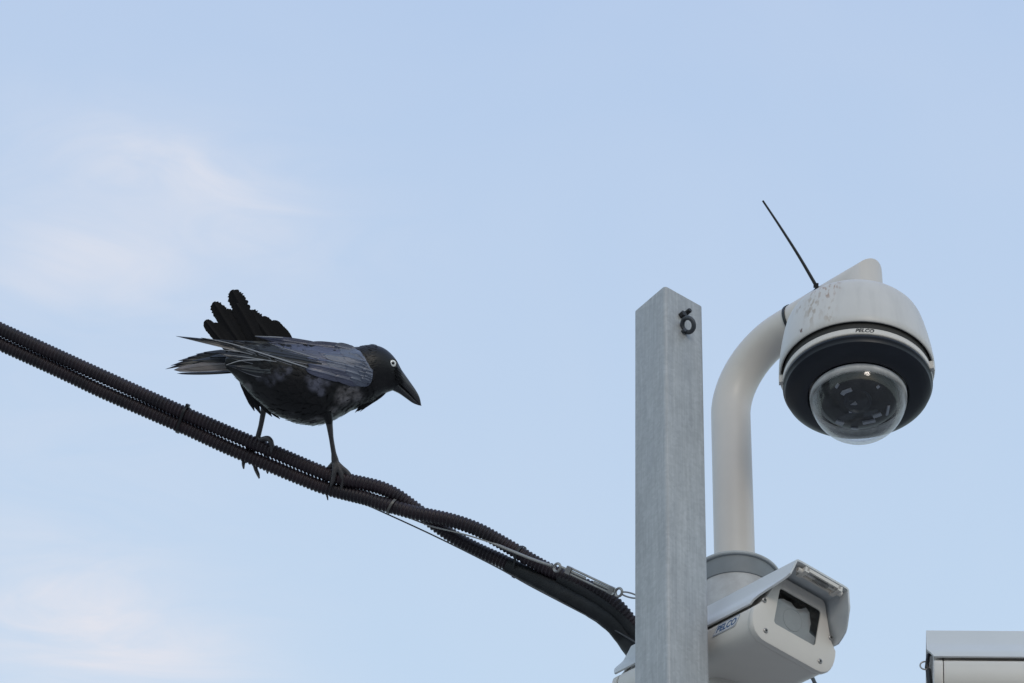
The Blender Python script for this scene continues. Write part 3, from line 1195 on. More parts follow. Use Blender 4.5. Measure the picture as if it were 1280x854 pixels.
# the second one, a copy turned to point right
f2h = at_y(1240, 850, 3.72) - at_y(1160, 850, 3.66)
fx2 = view_frame(1200, 845)
ez = UP
f2 = (Vector((CX.x, CX.y, 0)).normalized() * math.cos(R(-5)) + Vector((0, 1, 0)) * math.sin(R(-5)))
f2 = (f2 - UP * 0.05).normalized()
r2 = UP.cross(f2).normalized()
u2 = f2.cross(r2)
cam2 = cam1.copy()
COL.objects.link(cam2)
REAR2 = at_y(1161, 853, 3.66)
cam2.matrix_world = frame(REAR2 - f2 * (-306 * sb), r2, u2, f2)
cam2['label'] = 'grey box security camera seen from its side, cut off by the lower right corner'
for ch in list(cam1.children):
    c = ch.copy()
    COL.objects.link(c)
    c.parent = cam2
    for gch in list(ch.children):
        d = gch.copy()
        COL.objects.link(d)
        d.parent = c
    if ch.name.startswith('body'):
        pass


def c2part(name, mb, m_):
    o = obj(name, mb, M[m_], cam2)
    return o


b = MB()
b.torus(V(-46, -9, -311), 6.0 * sb, 1.0 * sb, ef, eu, 24, 8)
c2part('rear_ring', b, 'steel')
b = MB()
b.tube([V(-44, 12, -303), V(-46, 6, -307), V(-46, -12, -309), V(-44, -16, -306)], 2.6 * sb, 8)
b.tube([V(-44, -14, -307), V(-43, -50, -304)], 3.6 * sb, 8)
c2part('rear_strap', b, 'tie')

# camera mounts (swivel head under each body, arm back to the pole)


def mount(camo, head_f, rad, to_pole, m_='paint'):
    b = MB()
    o = Vector((0, 0, 0))
    mw = camo.matrix_world
    inv = mw.inverted()
    c = V(4, -56.2, head_f)
    prof = [(rad * 1.02 * sb, 0), (rad * 1.02 * sb, 3 * sb), (rad * sb, 3.2 * sb), (rad * sb, 46 * sb), (rad * 0.8 * sb, 58 * sb)]
    b.revolve(prof, c, Vector((0, -1, 0)), Vector((1, 0, 0)), 40)
    obj('mount_head', b, M[m_], camo)
    b = MB()
    w0 = mw @ (c + Vector((0, -50 * sb, 0)))
    w1 = w0 - UP * 0.06
    tgt = Vector((A0.x, A0.y, w1.z - 0.05))
    dd = (tgt - w1); dd.z = 0
    tgt = tgt - dd.normalized() * 49 * sq
    pth, _ = catmull([w0, w0.lerp(w1, 0.7), w1 + dd * 0.15, tgt], 20)
    b.tube([inv @ p for p in pth], 17 * sb, 20)
    obj('mount_arm', b, M[m_], camo)


mount(cam1, -143, 32, True)
mount(cam2, -143, 32, True)
b = MB()
p0 = cam1.matrix_world.inverted()
pp = [at(990, 838, depth_of(OW) + 0.045), at(1004, 838.5, depth_of(OW) + 0.045), at(1012, 843, depth_of(OW) + 0.045), at(1018, 853, depth_of(OW) + 0.05), at(1020, 868, depth_of(OW) + 0.06), at(1000, 930, depth_of(OW) + 0.12)]
pth, _ = catmull([p0 @ p for p in pp], 40)
b.tube(pth, 2.6 * sb, 10)
obj('camera_lead', b, M['capgrey'], cam1)

# ------------------------------------------------------------------ conduits, wires, turnbuckle


def cdepth(x):
    return interp([(-400, 5.42), (0, 5.32), (420, 5.2), (640, 5.09), (800, 4.99)], x)[0]


def cpath(pts, dd=0.0):
    res = []
    for p in pts:
        q = (p[2] if len(p) > 2 else 0.0) * 0.001 + dd
        res.append(at(p[0], p[1], cdepth(p[0]) + q) if p[0] < 798 else at_y(p[0], p[1], 3.965 + q * 0.7))
    return res


def corrugated(name, pts, r_out, label, pitch=0.0066):
    pth, L = catmull(cpath(pts), 800)
    nr = int(L / pitch)
    per = 6
    path2, _ = catmull([pth[i] for i in range(0, 800, 8)] + [pth[-1]], nr * per + 1)
    prof = [0.835, 0.845, 0.955, 1.0, 0.985, 0.88]
    rad = [r_out * prof[i % per] for i in range(nr * per + 1)]
    org = path2[len(path2) // 2]
    b = MB().tube(path2, rad, 18)
    o = thing(name, label, 'conduit', org, 'corrugated conduits strung to the post')
    obj('corrugated_tube', b, M['conduit'], o, org, smooth=60)
    return o, path2


PA = [(-340, 256, 0), (-150, 343, 0), (0, 411.5, 0), (100, 457.6, 0), (200, 503, 0), (280, 538.5, 0), (345, 566, 0), (405, 591.5, 0), (435, 600.5, 0), (473, 609, 4),
      (500, 622, 8), (522, 638.5, 14), (545, 656, 18), (565, 670, 20), (596, 687, 20), (631, 703, 16), (660, 719, 10), (700, 739, 4), (740, 760, 2),
      (766, 779, 4), (783, 799, 8), (800, 824, 10), (824, 870, 10), (842, 960, 4), (846, 1200, 0), (848, 1700, 0)]
PB = [(-340, 275, 2), (-150, 361.5, 2), (0, 430, 2), (60, 457.4, 2), (95, 473.9, 2), (120, 485.9, 2), (150, 499.4, 2), (175, 510.2, 2), (200, 521.2, 2), (235, 536.6, 2), (272, 553.9, 2), (292, 562.9, 2), (315, 572.5, 2), (330, 578.7, 2), (355, 589.4, 2), (385, 601.7, 2), (405, 609.4, 2), (430, 616.5, 0), (452, 621.5, -3), (480, 630.5, -6),
      (500, 636, -8), (520, 641.5, -8), (560, 649.5, -6), (596, 661.5, -4), (631, 680.5, 0), (660, 698, 4), (687, 713, 8), (720, 727.5, 12), (750, 741, 14),
      (770, 756, 14), (784, 772, 14), (800, 794, 14), (826, 840, 14), (850, 930, 14), (858, 1100, 10), (860, 1700, 10)]
cA, pathA = corrugated('corrugated_conduit', PA, 0.0119, 'black corrugated conduit the crow stands on, upper of the pair at left')
cB, pathB = corrugated('corrugated_conduit', PB, 0.0119, 'black corrugated conduit slung under its twin at left, crossing over it near the middle')
# smooth sleeve pulled over the lower conduit towards the post
sl_pts = [(636, 706.5, 12), (660, 719, 9), (700, 740, 3), (740, 762, 1), (766, 781, 3), (783, 802, 6), (800, 828, 9), (824, 874, 9), (842, 964, 4)]
pth, _ = catmull(cpath(sl_pts), 70)
b = MB().tube(pth, [0.0125 + 0.0012 * min(1, k / 20) + 0.0003 * math.sin(k * 1.7) for k in range(70)], 18)
obj('sleeve', b, M['sleeve'], cA, cA.location.copy())
sl_pts = [(700, 723, 9), (740, 747, 7), (768, 766, 8), (785, 785, 10), (800, 806, 12), (826, 856, 12), (848, 940, 12)]
pth, _ = catmull(cpath(sl_pts), 40)
b = MB().tube(pth, [0.0108] * 40, 16)
bc_ = thing('black_cable', 'smooth black cable running between the two conduits just left of the post', 'cable', pth[0])
obj('jacket', b, M['sleeve'], bc_, pth[0])

wp = [(-340, 270, 14), (0, 424, 12), (200, 515, 12), (400, 606, 12), (470, 636.5, 8), (545, 671, 6), (620, 708.5, 2), (660, 731, -6), (700, 752, -10), (765, 786, -9), (795, 803.5, -10), (830, 824, -2), (862, 845, 10)]
pth, _ = catmull(cpath(wp), 120)
b = MB().tube(pth, 0.0012, 8)
gw = obj('support_wire', b, M['wire'], None, pth[60].copy())
tag(gw, 'thin dark wire sagging just below the two conduits', 'wire')

wp = [(505, 645, 6), (540, 658, -2), (580, 668, -10), (615, 679, -15), (640, 689, -17), (665, 699, -18), (690, 707.5, -18)]
pth, _ = catmull(cpath(wp), 60)
b = MB().tube(pth, [0.0012 if k < 34 else 0.0012 + 0.0013 * min(1, (k - 34) / 4) for k in range(60)], 8)
sw = obj('wire_rope', b, M['steel'], None, pth[30].copy())
tag(sw, 'bright galvanised wire rope along the crossing conduits, ending at the turnbuckle eye', 'wire rope')

tb = thing('turnbuckle', 'small steel turnbuckle with an eye at each end, tying the wire rope to the post', 'turnbuckle', at(735, 726, cdepth(735) - 0.02))
tbo = tb.location.copy()
kx, ky, kt = view_frame(735, 726)
st = cdepth(735) / F


def tp(x, y, d=0.0):
    return at(x, y, cdepth(x) - 0.019 - d * st)


ax_ = (tp(762, 737) - tp(712, 713.5)).normalized()
pe = (ky - ax_ * ky.dot(ax_)).normalized()
b = MB()
for s_ in (-1, 1):
    b.tube([tp(711, 713) + pe * s_ * 3.6 * st, tp(764, 738) + pe * s_ * 3.6 * st], 1.5 * st, 8)
for (x, y) in ((711, 713), (764, 738)):
    c = tp(x, y)
    b.box(c, ax_ * 3.4 * st, pe * 4.8 * st, ax_.cross(pe) * 2.8 * st)
obj('frame', b, M['steel'], tb, tbo)
b = MB()
b.tube([tp(702, 709), tp(732, 723)], 1.7 * st, 8)
b.tube([tp(742, 727.5), tp(769, 740)], 1.7 * st, 8)
obj('threaded_rod', b, M['steel'], tb, tbo)
for (x, y) in ((696.5, 709.5), (773.5, 740.5)):
    b = MB().torus(tp(x, y), 5.2 * st, 1.7 * st, (ax_ * 0.8 + kt * 0.35).normalized(), pe, 24, 8)
    obj('eye', b, M['steel'], tb, tbo)
b = MB()
lk = []
for k in range(25):
    a = 2 * math.pi * k / 24
    lk.append(tp(787 + 10.5 * math.cos(a), 744 + 2.9 * math.sin(a) + 2.6 * math.cos(a), -1.5 * math.cos(a)))
b.tube(lk, 1.1 * st, 7, caps=False)
obj('link', b, M['steel'], tb, tbo)

# ties around the conduits


def tie_on(px, label, m_='tie', nub=True, both=True, rx=1.0):
    i = min(range(len(pathA)), key=lambda j: abs(proj(pathA[j])[0] - px))
    pa = pathA[i]
    j = min(range(len(pathB)), key=lambda j: (pathB[j] - pa).length)
    pb = pathB[j]
    tx = (pathA[i + 3] - pathA[i - 3]).normalized()
    d = (pb - pa)
    if not both:
        pa, d = pb, Vector((0, 0, 0))
    cen = pa + d * 0.5
    dn = (d - tx * d.dot(tx))
    hl = dn.length / 2
    dn = dn.normalized() if hl > 1e-6 else tx.cross(UP).normalized()
    sd_ = tx.cross(dn)
    r = 0.0121
    loop = []
    for k in range(40):
        a = 2 * math.pi * k / 40
        c, s_ = math.cos(a), math.sin(a)
        loop.append((dn * (c * r + (hl if c > 0 else -hl)) + sd_ * s_ * r, dn * c + sd_ * s_))
    rings = []
    for p, nn in loop:
        q = cen + p
        rings.append([q - tx * 0.002, q + nn * 0.0014 - tx * 0.002, q + nn * 0.0014 + tx * 0.002, q + tx * 0.002])
    rings.append(rings[0])
    b = MB().loft(rings, True, False, False)
    o = thing('cable_tie', label, 'cable tie', cen, 'cable ties around the conduits')
    obj('band', b, M[m_], o, cen)
    if nub:
        X_, Y_, T_ = view_frame(*proj(pa))
        q = pa + (-dn * 0.0132) + T_ * 0.002
        b = MB().box(q, tx * 0.0030, dn * 0.0030, sd_ * 0.0034)
        obj('tie_head', b, M[m_], o, cen)
    return o


tie_on(231, 'black cable tie with a knob head on the conduits below the crow tail')
tie_on(645, 'black cable tie on the conduits just left of the turnbuckle', nub=True)
tie_on(497, 'greyish cable tie around one conduit where the two cross, right of the crow', 'cleartie', nub=False, both=False)

# ------------------------------------------------------------------ the crow
KD = 5.2
ks = KD / F
KX, KY, KT = view_frame(380, 480)
KO = at(380, 480, KD)
EE = R(38)


def k3(ix, iy, d=0.0):
    return KO + (KX * (ix - 380) + KY * (480 - iy) + KT * d) * ks


crow = thing('crow', 'black crow with a pale eye, perched on the corrugated conduits, leaning right with raised tail', 'bird', k3(378, 580))
ko = crow.location.copy()
PROF = [(282, 448.5, 459), (288, 443, 464), (296, 437, 472), (305, 432, 482), (320, 429, 498), (335, 428, 511), (350, 428, 520.5), (370, 428.5, 527.5),
        (390, 430, 530.5), (405, 432, 529), (420, 434, 522.5), (435, 435, 514.5), (448, 434.5, 508.5), (460, 432, 504), (468, 431.2, 500.5), (476, 433, 495.5),
        (484, 437.5, 490.5), (491, 444, 488.5), (497, 452, 485), (501, 460, 479), (503.5, 467, 473)]


def smooth_prof(x):
    a = interp(PROF, x - 3); b_ = interp(PROF, x); c = interp(PROF, x + 3)
    return tuple((p + 2 * q + r) / 4 for p, q, r in zip(a, b_, c))


def tscale(x):
    return interp([(280, 0.9), (400, 0.92), (440, 0.88), (460, 0.82), (485, 0.82), (504, 0.8)], x)[0]


def daxis(cy):
    return -(470 - cy) * 0.55 * 0.3


def body_T(x, y):
    tp_, bt_ = smooth_prof(x)
    cy, r = (tp_ + bt_) / 2, (bt_ - tp_) / 2
    q = 1 - ((y - cy) / r) ** 2
    return daxis(cy) + r * tscale(x) * math.sqrt(max(0.0, q))


b = MB()
rings = []
xs = [282 + (503.5 - 282) * k / 70 for k in range(71)]
for x in xs:
    tp_, bt_ = smooth_prof(x)
    cy, r = (tp_ + bt_) / 2, (bt_ - tp_) / 2
    ring = []
    for k in range(40):
        a = 2 * math.pi * k / 40
        ring.append(k3(x, cy - r * math.sin(a), daxis(cy) + r * tscale(x) * math.cos(a)))
    rings.append(ring)
b.loft(rings)


def limb(pts, seg=10):
    P = [Vector((p[0], p[1], p[2])) for p in pts]
    dense, _ = catmull(P, 26)
    Rr, _ = catmull([Vector((p[3], 0, 0)) for p in pts], 26) if False else (None, None)
    L = [0]
    for p, q in zip(P, P[1:]):
        L.append(L[-1] + (q - p).length)
    tab = [(l, p[3]) for l, p in zip(L, pts)]
    rad = [interp(tab, L[-1] * k / 25)[0] * ks for k in range(26)]
    b.tube([k3(*p) for p in dense], rad, seg)


# near leg (right foot in the picture)
limb([(392, 482, 24, 20), (401, 500, 25, 14), (409, 518, 23, 7.5), (411.5, 530, 20, 4.4), (414, 548, 15, 3.1), (417, 566, 9, 3.3), (419, 577, 6, 5.2), (420, 583, 5, 4.6)])
limb([(419, 577, 7, 3.8), (426, 584, 9, 3.6), (433, 590, 9, 3.6), (437, 595, 10, 3.2), (439, 602, 11, 2.2), (439.5, 608, 10, 0.9)])
limb([(419, 577, 7, 3.6), (418, 589, 11, 3.4), (416, 600, 11, 3.0), (414.5, 605, 10.5, 2.2), (413.5, 609, 9, 0.9)])
limb([(419, 577, 7, 3.6), (425, 589, 11, 3.4), (428, 600, 11.5, 3.0), (427, 609, 11, 2.0), (425.5, 615, 10, 0.9)])
limb([(419, 577, 5, 3.6), (412, 585, -2, 3.4), (407, 592, -12, 3.0), (406, 605, -14, 2.6), (408.5, 617, -11, 2.0), (410, 626, -6, 0.9)])
# far leg (left foot in the picture)
limb([(338, 478, -12, 20), (332, 494, -15, 11), (331, 504, -17, 5.4), (329, 516, -19, 3.7), (326, 532, -22, 3.3), (322.5, 546, -26, 3.5), (321.5, 553, -28, 4.4)])
limb([(321.5, 552, -27, 3.6), (328, 549.5, -20, 3.4), (335, 548.5, -14, 3.8), (339, 553, -11, 3.5), (340, 560, -11, 2.6), (339, 567, -12, 1.2)])
limb([(321.5, 552, -28, 3.6), (317, 562, -34, 3.2), (317, 576, -35, 2.9), (319.5, 587, -34, 2.8), (322.5, 594, -31, 2.4), (324, 599, -27, 1.1)])
limb([(321.5, 552, -28, 3.6), (312, 558, -34, 3.2), (306, 569, -35, 2.8), (304, 580, -34, 2.6), (304.5, 587, -30, 1.2)])
limb([(321.5, 552, -28, 3.6), (330, 562, -34, 3.2), (333, 577, -35, 2.7), (334, 589, -33, 2.2), (334.5, 593, -30, 1.0)])
raw = b.mesh('body_raw', smooth=0)
tmp = bpy.data.objects.new('body_raw', raw)
COL.objects.link(tmp)
rm = tmp.modifiers.new('remesh', 'REMESH')
rm.mode = 'VOXEL'
rm.voxel_size = 0.0011
sm = tmp.modifiers.new('smooth', 'SMOOTH')
sm.factor, sm.iterations = 0.5, 4
bpy.context.view_layer.update()
bme = bpy.data.meshes.new_from_object(tmp.evaluated_get(bpy.context.evaluated_depsgraph_get()))
bpy.data.objects.remove(tmp)
bme.name = 'body'
for v in bme.vertices:
    v.co = v.co - ko
bme.materials.clear()
bme.materials.append(M['plumage'])
bme.materials.append(M['leg'])
for p in bme.polygons:
    p.use_smooth = True
    c = p.center + ko - KO
    ix, iy = 380 + c.dot(KX) / ks, 480 - c.dot(KY) / ks
    bt_ = smooth_prof(ix)[1] if 282 < ix < 503 else 480
    if iy > max(bt_ + 3, 505) and (ix < 350 or iy > 530):
        p.material_index = 1
bo = bpy.data.objects.new('body', bme)
COL.objects.link(bo)
bo.parent = crow

# contour feathers over the body: small overlapping vanes pointing to the tail
rng = random.Random(11)
cf = MB()


def contour(x, a, ln, wd, lift, yaw):
    """a: angle round the body, 0 = towards the camera, 90 = back"""
    tp_, bt_ = smooth_prof(x)
    cy, r = (tp_ + bt_) / 2, (bt_ - tp_) / 2
    y = cy - r * math.sin(a)
    T = daxis(cy) + r * tscale(x) * math.cos(a)
    nrm = Vector((0, math.sin(a) / 1.0, math.cos(a) / tscale(x))).normalized()
    tang = Vector((0, math.cos(a), -math.sin(a)))
    pts = []
    for s_, wv in ((0.0, 0.35), (0.35, 0.95), (0.7, 1.0), (0.92, 0.6), (1.0, 0.12)):
        xx = max(283.0, x - ln * s_)
        tp2, bt2 = smooth_prof(xx)
        cy2, r2_ = (tp2 + bt2) / 2, (bt2 - tp2) / 2
        for sd2 in (-1, 0, 1):
            aa = a + (yaw * s_ * ln + sd2 * wv * wd) / max(8, r2_)
            up = r2_ + 0.25 + lift * s_ + (0.35 if sd2 == 0 else 0)
            pts.append(k3(xx, cy2 - up * math.sin(aa), daxis(cy2) + up * tscale(xx) * math.cos(aa)))
    fs = []
    for i in range(4):
        for j in range(2):
            fs.append((i * 3 + j, i * 3 + j + 1, i * 3 + j + 4, i * 3 + j + 3))
    cf.add(pts, fs)


x = 470.0
while x > 300:
    tp_, bt_ = smooth_prof(x)
    r = (bt_ - tp_) / 2
    ln = 7 if x > 455 else (11 if x > 435 else 15)
    wd = ln * 0.27
    cnt = int(2 * math.pi * r / (wd * 1.55))
    for k in range(cnt):
        a = 2 * math.pi * (k + rng.random() * 0.7) / cnt - math.pi
        contour(x + rng.uniform(-2, 2), a, ln * rng.uniform(0.8, 1.25), wd * rng.uniform(0.8, 1.2), rng.uniform(0.6, 2.4) * (0.5 if x > 445 else 1), rng.uniform(-0.25, 0.25))
    x -= ln * 0.42
# throat hackles and ragged edges hanging from the breast and thigh
for (x0, y0, x1, y1, w_) in ((470, 498, 452, 512, 2.2), (464, 500, 447, 514.5, 2.2), (458, 501, 443.5, 516, 1.9), (476, 495, 460, 506.5, 2.0), (468, 499, 449.5, 515, 1.3),
                             (452, 503, 440, 513, 2.0), (481, 491, 468, 502, 1.8),
                             (304, 478, 318, 514, 4.5), (310, 486, 326, 518, 4.5), (318, 494, 340, 521, 4.0), (300, 472, 311, 502, 3.0), (330, 506, 350, 524, 3.0)):
    far = x0 < 400
    pts = []
    for s_, wv in ((0, 0.8), (0.35, 1), (0.7, 0.75), (1, 0.1)):
        for sd2 in (-1, 0, 1):
            dx, dy = x1 - x0, y1 - y0
            l_ = math.hypot(dx, dy)
            pts.append(k3(x0 + dx * s_ - dy / l_ * sd2 * w_ * wv, y0 + dy * s_ + dx / l_ * sd2 * w_ * wv, (-14 if far else 5) + (0.8 if sd2 == 0 else 0)))
    cf.add(pts, [(i * 3 + j, i * 3 + j + 1, i * 3 + j + 4, i * 3 + j + 3) for i in range(3) for j in range(2)])
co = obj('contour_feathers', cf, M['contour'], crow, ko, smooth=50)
co['kind'] = 'stuff'


def sheen_patches(mt, patches, origin):
    # feather sheen painted into the colour as soft grey and bluish patches
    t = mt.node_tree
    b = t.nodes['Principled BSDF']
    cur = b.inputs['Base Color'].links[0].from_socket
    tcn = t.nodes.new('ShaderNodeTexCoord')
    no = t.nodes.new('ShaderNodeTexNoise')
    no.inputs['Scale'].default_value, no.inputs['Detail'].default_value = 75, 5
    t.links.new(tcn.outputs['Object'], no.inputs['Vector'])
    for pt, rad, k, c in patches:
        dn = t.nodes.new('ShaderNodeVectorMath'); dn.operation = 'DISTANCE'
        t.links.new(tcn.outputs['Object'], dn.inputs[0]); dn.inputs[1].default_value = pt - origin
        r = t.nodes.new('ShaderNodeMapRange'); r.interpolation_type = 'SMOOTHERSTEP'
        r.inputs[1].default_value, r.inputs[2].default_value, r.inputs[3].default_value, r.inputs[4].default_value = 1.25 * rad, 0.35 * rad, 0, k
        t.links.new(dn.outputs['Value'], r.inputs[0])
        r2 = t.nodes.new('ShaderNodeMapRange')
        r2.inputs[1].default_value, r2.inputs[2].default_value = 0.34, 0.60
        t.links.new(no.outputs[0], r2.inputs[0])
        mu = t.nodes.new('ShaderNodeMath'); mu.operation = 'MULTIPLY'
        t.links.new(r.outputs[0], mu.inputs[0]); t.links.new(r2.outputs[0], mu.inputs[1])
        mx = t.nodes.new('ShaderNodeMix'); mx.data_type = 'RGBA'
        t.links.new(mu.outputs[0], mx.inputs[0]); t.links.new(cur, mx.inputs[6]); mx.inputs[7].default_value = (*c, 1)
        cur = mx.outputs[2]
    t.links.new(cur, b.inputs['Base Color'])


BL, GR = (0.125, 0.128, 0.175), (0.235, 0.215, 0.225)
sheen_patches(M['contour'], [(k3(x_, y_, body_T(x_, y_)), r_ * ks, k_, c_) for x_, y_, r_, k_, c_ in
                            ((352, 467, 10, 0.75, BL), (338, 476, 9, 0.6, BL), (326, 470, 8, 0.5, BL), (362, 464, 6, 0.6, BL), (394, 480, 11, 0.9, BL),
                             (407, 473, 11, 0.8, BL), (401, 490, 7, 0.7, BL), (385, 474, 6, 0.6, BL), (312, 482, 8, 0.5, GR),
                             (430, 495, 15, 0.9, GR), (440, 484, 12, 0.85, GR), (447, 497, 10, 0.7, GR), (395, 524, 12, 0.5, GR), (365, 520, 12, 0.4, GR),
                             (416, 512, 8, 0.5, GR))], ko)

# beak: upper and lower mandible
culmen = [(494, 453), (500, 459.5), (505, 466.5), (513.5, 478.5), (520, 488), (524.6, 497), (526.9, 507.9)]
tomium = [(485, 470), (491, 474.5), (497, 479), (506, 487), (514, 495), (521, 502.3), (526.0, 507.3)]
gonys = [(484, 485), (488, 487.3), (493, 489.4), (499.5, 492.6), (508, 498.5), (516, 504), (523, 506.8)]
hw = [13, 12, 10.2, 7.6, 5.2, 3.0, 0.6]
cu_, _ = catmull([Vector((*p, 0)) for p in culmen], 26)
to_, _ = catmull([Vector((*p, 0)) for p in tomium], 26)
go_, _ = catmull([Vector((*p, 0)) for p in gonys], 26)
beak = None
for nm, A_, B_, kk in (('beak', cu_, to_, 1.0), ('lower_mandible', to_, go_, 0.9)):
    q = MB()
    rings = []
    for k in range(26):
        h = interp([(i / 6, v) for i, v in enumerate(hw)], k / 25)[0] * kk
        mid = (A_[k] + B_[k]) / 2
        ring = []
        for j in range(20):
            a = 2 * math.pi * j / 20
            v = math.sin(a)
            c = math.cos(a)
            # pinched towards the outer edge, full at the cutting edge
            wv = h * (abs(c) ** 0.8) * (0.62 + 0.38 * ((-v + 1) / 2 if nm == 'beak' else (v + 1) / 2))
            p = mid + (A_[k] - mid) * v
            ring.append(k3(p.x, p.y, daxis(466) + math.copysign(wv, c)))
        rings.append(ring)
    q.loft(rings)
    if beak is None:
        beak = obj('beak', q, M['horn'], crow, ko, smooth=60)
    else:
        obj(nm, q, M['horn'], beak, ko, smooth=60)
# bristles over the nostril
q = MB()
for k in range(26):
    y0 = 459 + rng.random() * 18
    x0 = 493 + rng.random() * 4 - abs(y0 - 468) * 0.15
    l_ = rng.uniform(7, 13)
    T0 = body_T(min(x0, 499), y0) + 0.3
    q.tube([k3(x0, y0, T0), k3(x0 + l_ * 0.5, y0 + l_ * 0.45, T0 - 0.8), k3(x0 + l_ * 0.95, y0 + l_ * 0.85, T0 - 4.5)], [0.7 * ks, 0.5 * ks, 0.12 * ks], 4)
obj('nasal_bristles', q, M['plumage'], beak, ko)

# eyes
for nm, sgn in (('eye', 1), ('eye', -1)):
    if sgn == 1:
        T0 = body_T(490, 454.7)
        ecn = k3(490, 454.7, T0 - 2.3)
        en = (KT * 0.90 + KX * 0.30 + KY * 0.22).normalized()
    else:
        nside = (KT * math.cos(EE) + KY * math.sin(EE))
        pn = k3(490, 454.7, body_T(490, 454.7) - 2.3) - k3(490, 466, daxis(466))
        ecn = k3(490, 466, daxis(466)) + pn - nside * 2 * pn.dot(nside)
        e0 = (KT * 0.90 + KX * 0.30 + KY * 0.22).normalized()
        en = e0 - nside * 2 * e0.dot(nside)
    ex_ = en.cross(KY).normalized()
    ey_ = ex_.cross(en)

    def cap(r, h0, h1, th):
        q = MB()
        prof = [(r * 0.999 * ks, (h0 - 1.5) * ks)]
        for k in range(7):
            a = th * (1 - k / 6)
            prof.append((r / math.sin(th) * math.sin(a) * ks, (h0 + (h1 - h0) * (math.cos(a) - math.cos(th)) / (1 - math.cos(th))) * ks))
        q.revolve(prof, ecn, en, ex_, 28)
        return q
    q = MB()
    q.torus(ecn + en * 2.3 * ks, 5.3 * ks, 0.8 * ks, ex_, ey_, 30, 8)
    eo = obj(nm, q, M['plumage'], crow, ko)
    obj('iris', cap(5.0, 1.8, 3.3, 0.8), M['iris'], eo, ko)
    obj('pupil', cap(2.4, 2.85, 3.75, 0.6), M['pupil'], eo, ko)

# feathers ---------------------------------------------------------


def wing_T(x, y):
    lat_y = 452 - y
    far = (26 - lat_y * math.sin(EE)) / math.cos(EE)
    tt = max(0.0, min(1.0, (x - 250) / 90))
    near = body_T(max(x, 300), min(max(y, smooth_prof(max(x, 300))[0] + 2.5), smooth_prof(max(x, 300))[1] - 4))
    tt = tt * tt * (3 - 2 * tt)
    return far * (1 - tt) + near * tt


def feather(root, tip, wdt, layer, bow=0.0, shape='point', depth=None, asym=0.0, n_=14, th=0.7, camber=0.8, dslope=0.0, ragged=0.0):
    """one vane: closed, slightly cambered, with a raised shaft line"""
    x0, y0 = root
    x1, y1 = tip
    L = math.hypot(x1 - x0, y1 - y0)
    ux, uy = (x1 - x0) / L, (y1 - y0) / L
    px_, py_ = -uy, ux
    topv, botv = [], []
    tcols = (-1.0, -0.78, -0.5, -0.12, 0.0, 0.12, 0.55, 1.0)
    for i in range(n_ + 1):
        s_ = i / n_ if shape != 'round' else 1 - (1 - i / n_) ** 1.9
        if shape == 'point':
            wv = min(1, 0.35 + s_ * 3.0) * (1 - max(0, (s_ - 0.45) / 0.55) ** 1.7) + 0.03
        elif shape == 'round':
            wv = min(1, 0.78 + s_ * 0.4) * math.sqrt(max(0.0, 1 - max(0, (s_ - 0.80) / 0.20) ** 2.2)) + 0.02
        else:
            wv = min(1, 0.45 + s_ * 2.2) * math.sqrt(max(0.0, 1 - max(0, (s_ - 0.55) / 0.45) ** 2)) + 0.02
        b_ = bow * math.sin(math.pi * s_)
        cx, cy = x0 + ux * L * s_ + px_ * b_, y0 + uy * L * s_ + py_ * b_
        rt, rb = [], []
        for t_ in tcols:
            sw = wdt * wv * (t_ + asym * (1 - abs(t_)))
            jig = (rng.uniform(-ragged, ragged * 0.3) * (1 if s_ > 0.55 else 0.3) * (t_ if shape == 'round' else 1) if abs(t_) == 1 else 0.0)
            ix, iy = cx + px_ * (sw + jig), cy + py_ * (sw + jig)
            D = (depth(ix, iy) if depth else wing_T(ix, iy)) + layer + camber * (1 - t_ * t_) + (0.5 if t_ == 0 else 0) + dslope * t_
            rt.append(k3(ix, iy, D + th / 2))
            rb.append(k3(ix, iy, D - th / 2))
        topv.append(rt)
        botv.append(rb)
    rings = [rt + list(reversed(rb)) for rt, rb in zip(topv, botv)]
    return MB().loft(rings)


def edged(fo, both=False):
    # pale edge along the lower side of a flight feather: faces of the outermost strips
    fo.data.materials.append(M['edge'])
    nt_ = 16
    for i, p in enumerate(fo.data.polygons):
        if i < nt_ * 14 and (i % nt_) in ((0, 14, 15) if not both else (0, 6, 7, 8, 14, 15)):
            p.material_index = 1


def mirror_mb(mb):
    nside = (KT * math.cos(EE) + KY * math.sin(EE)).normalized()
    c0 = k3(380, 470, 0)
    q = MB()
    q.v = [p - nside * 2 * (p - c0).dot(nside) for p in mb.v]
    q.f = [tuple(reversed(f)) for f in mb.f]
    return q


spec = []
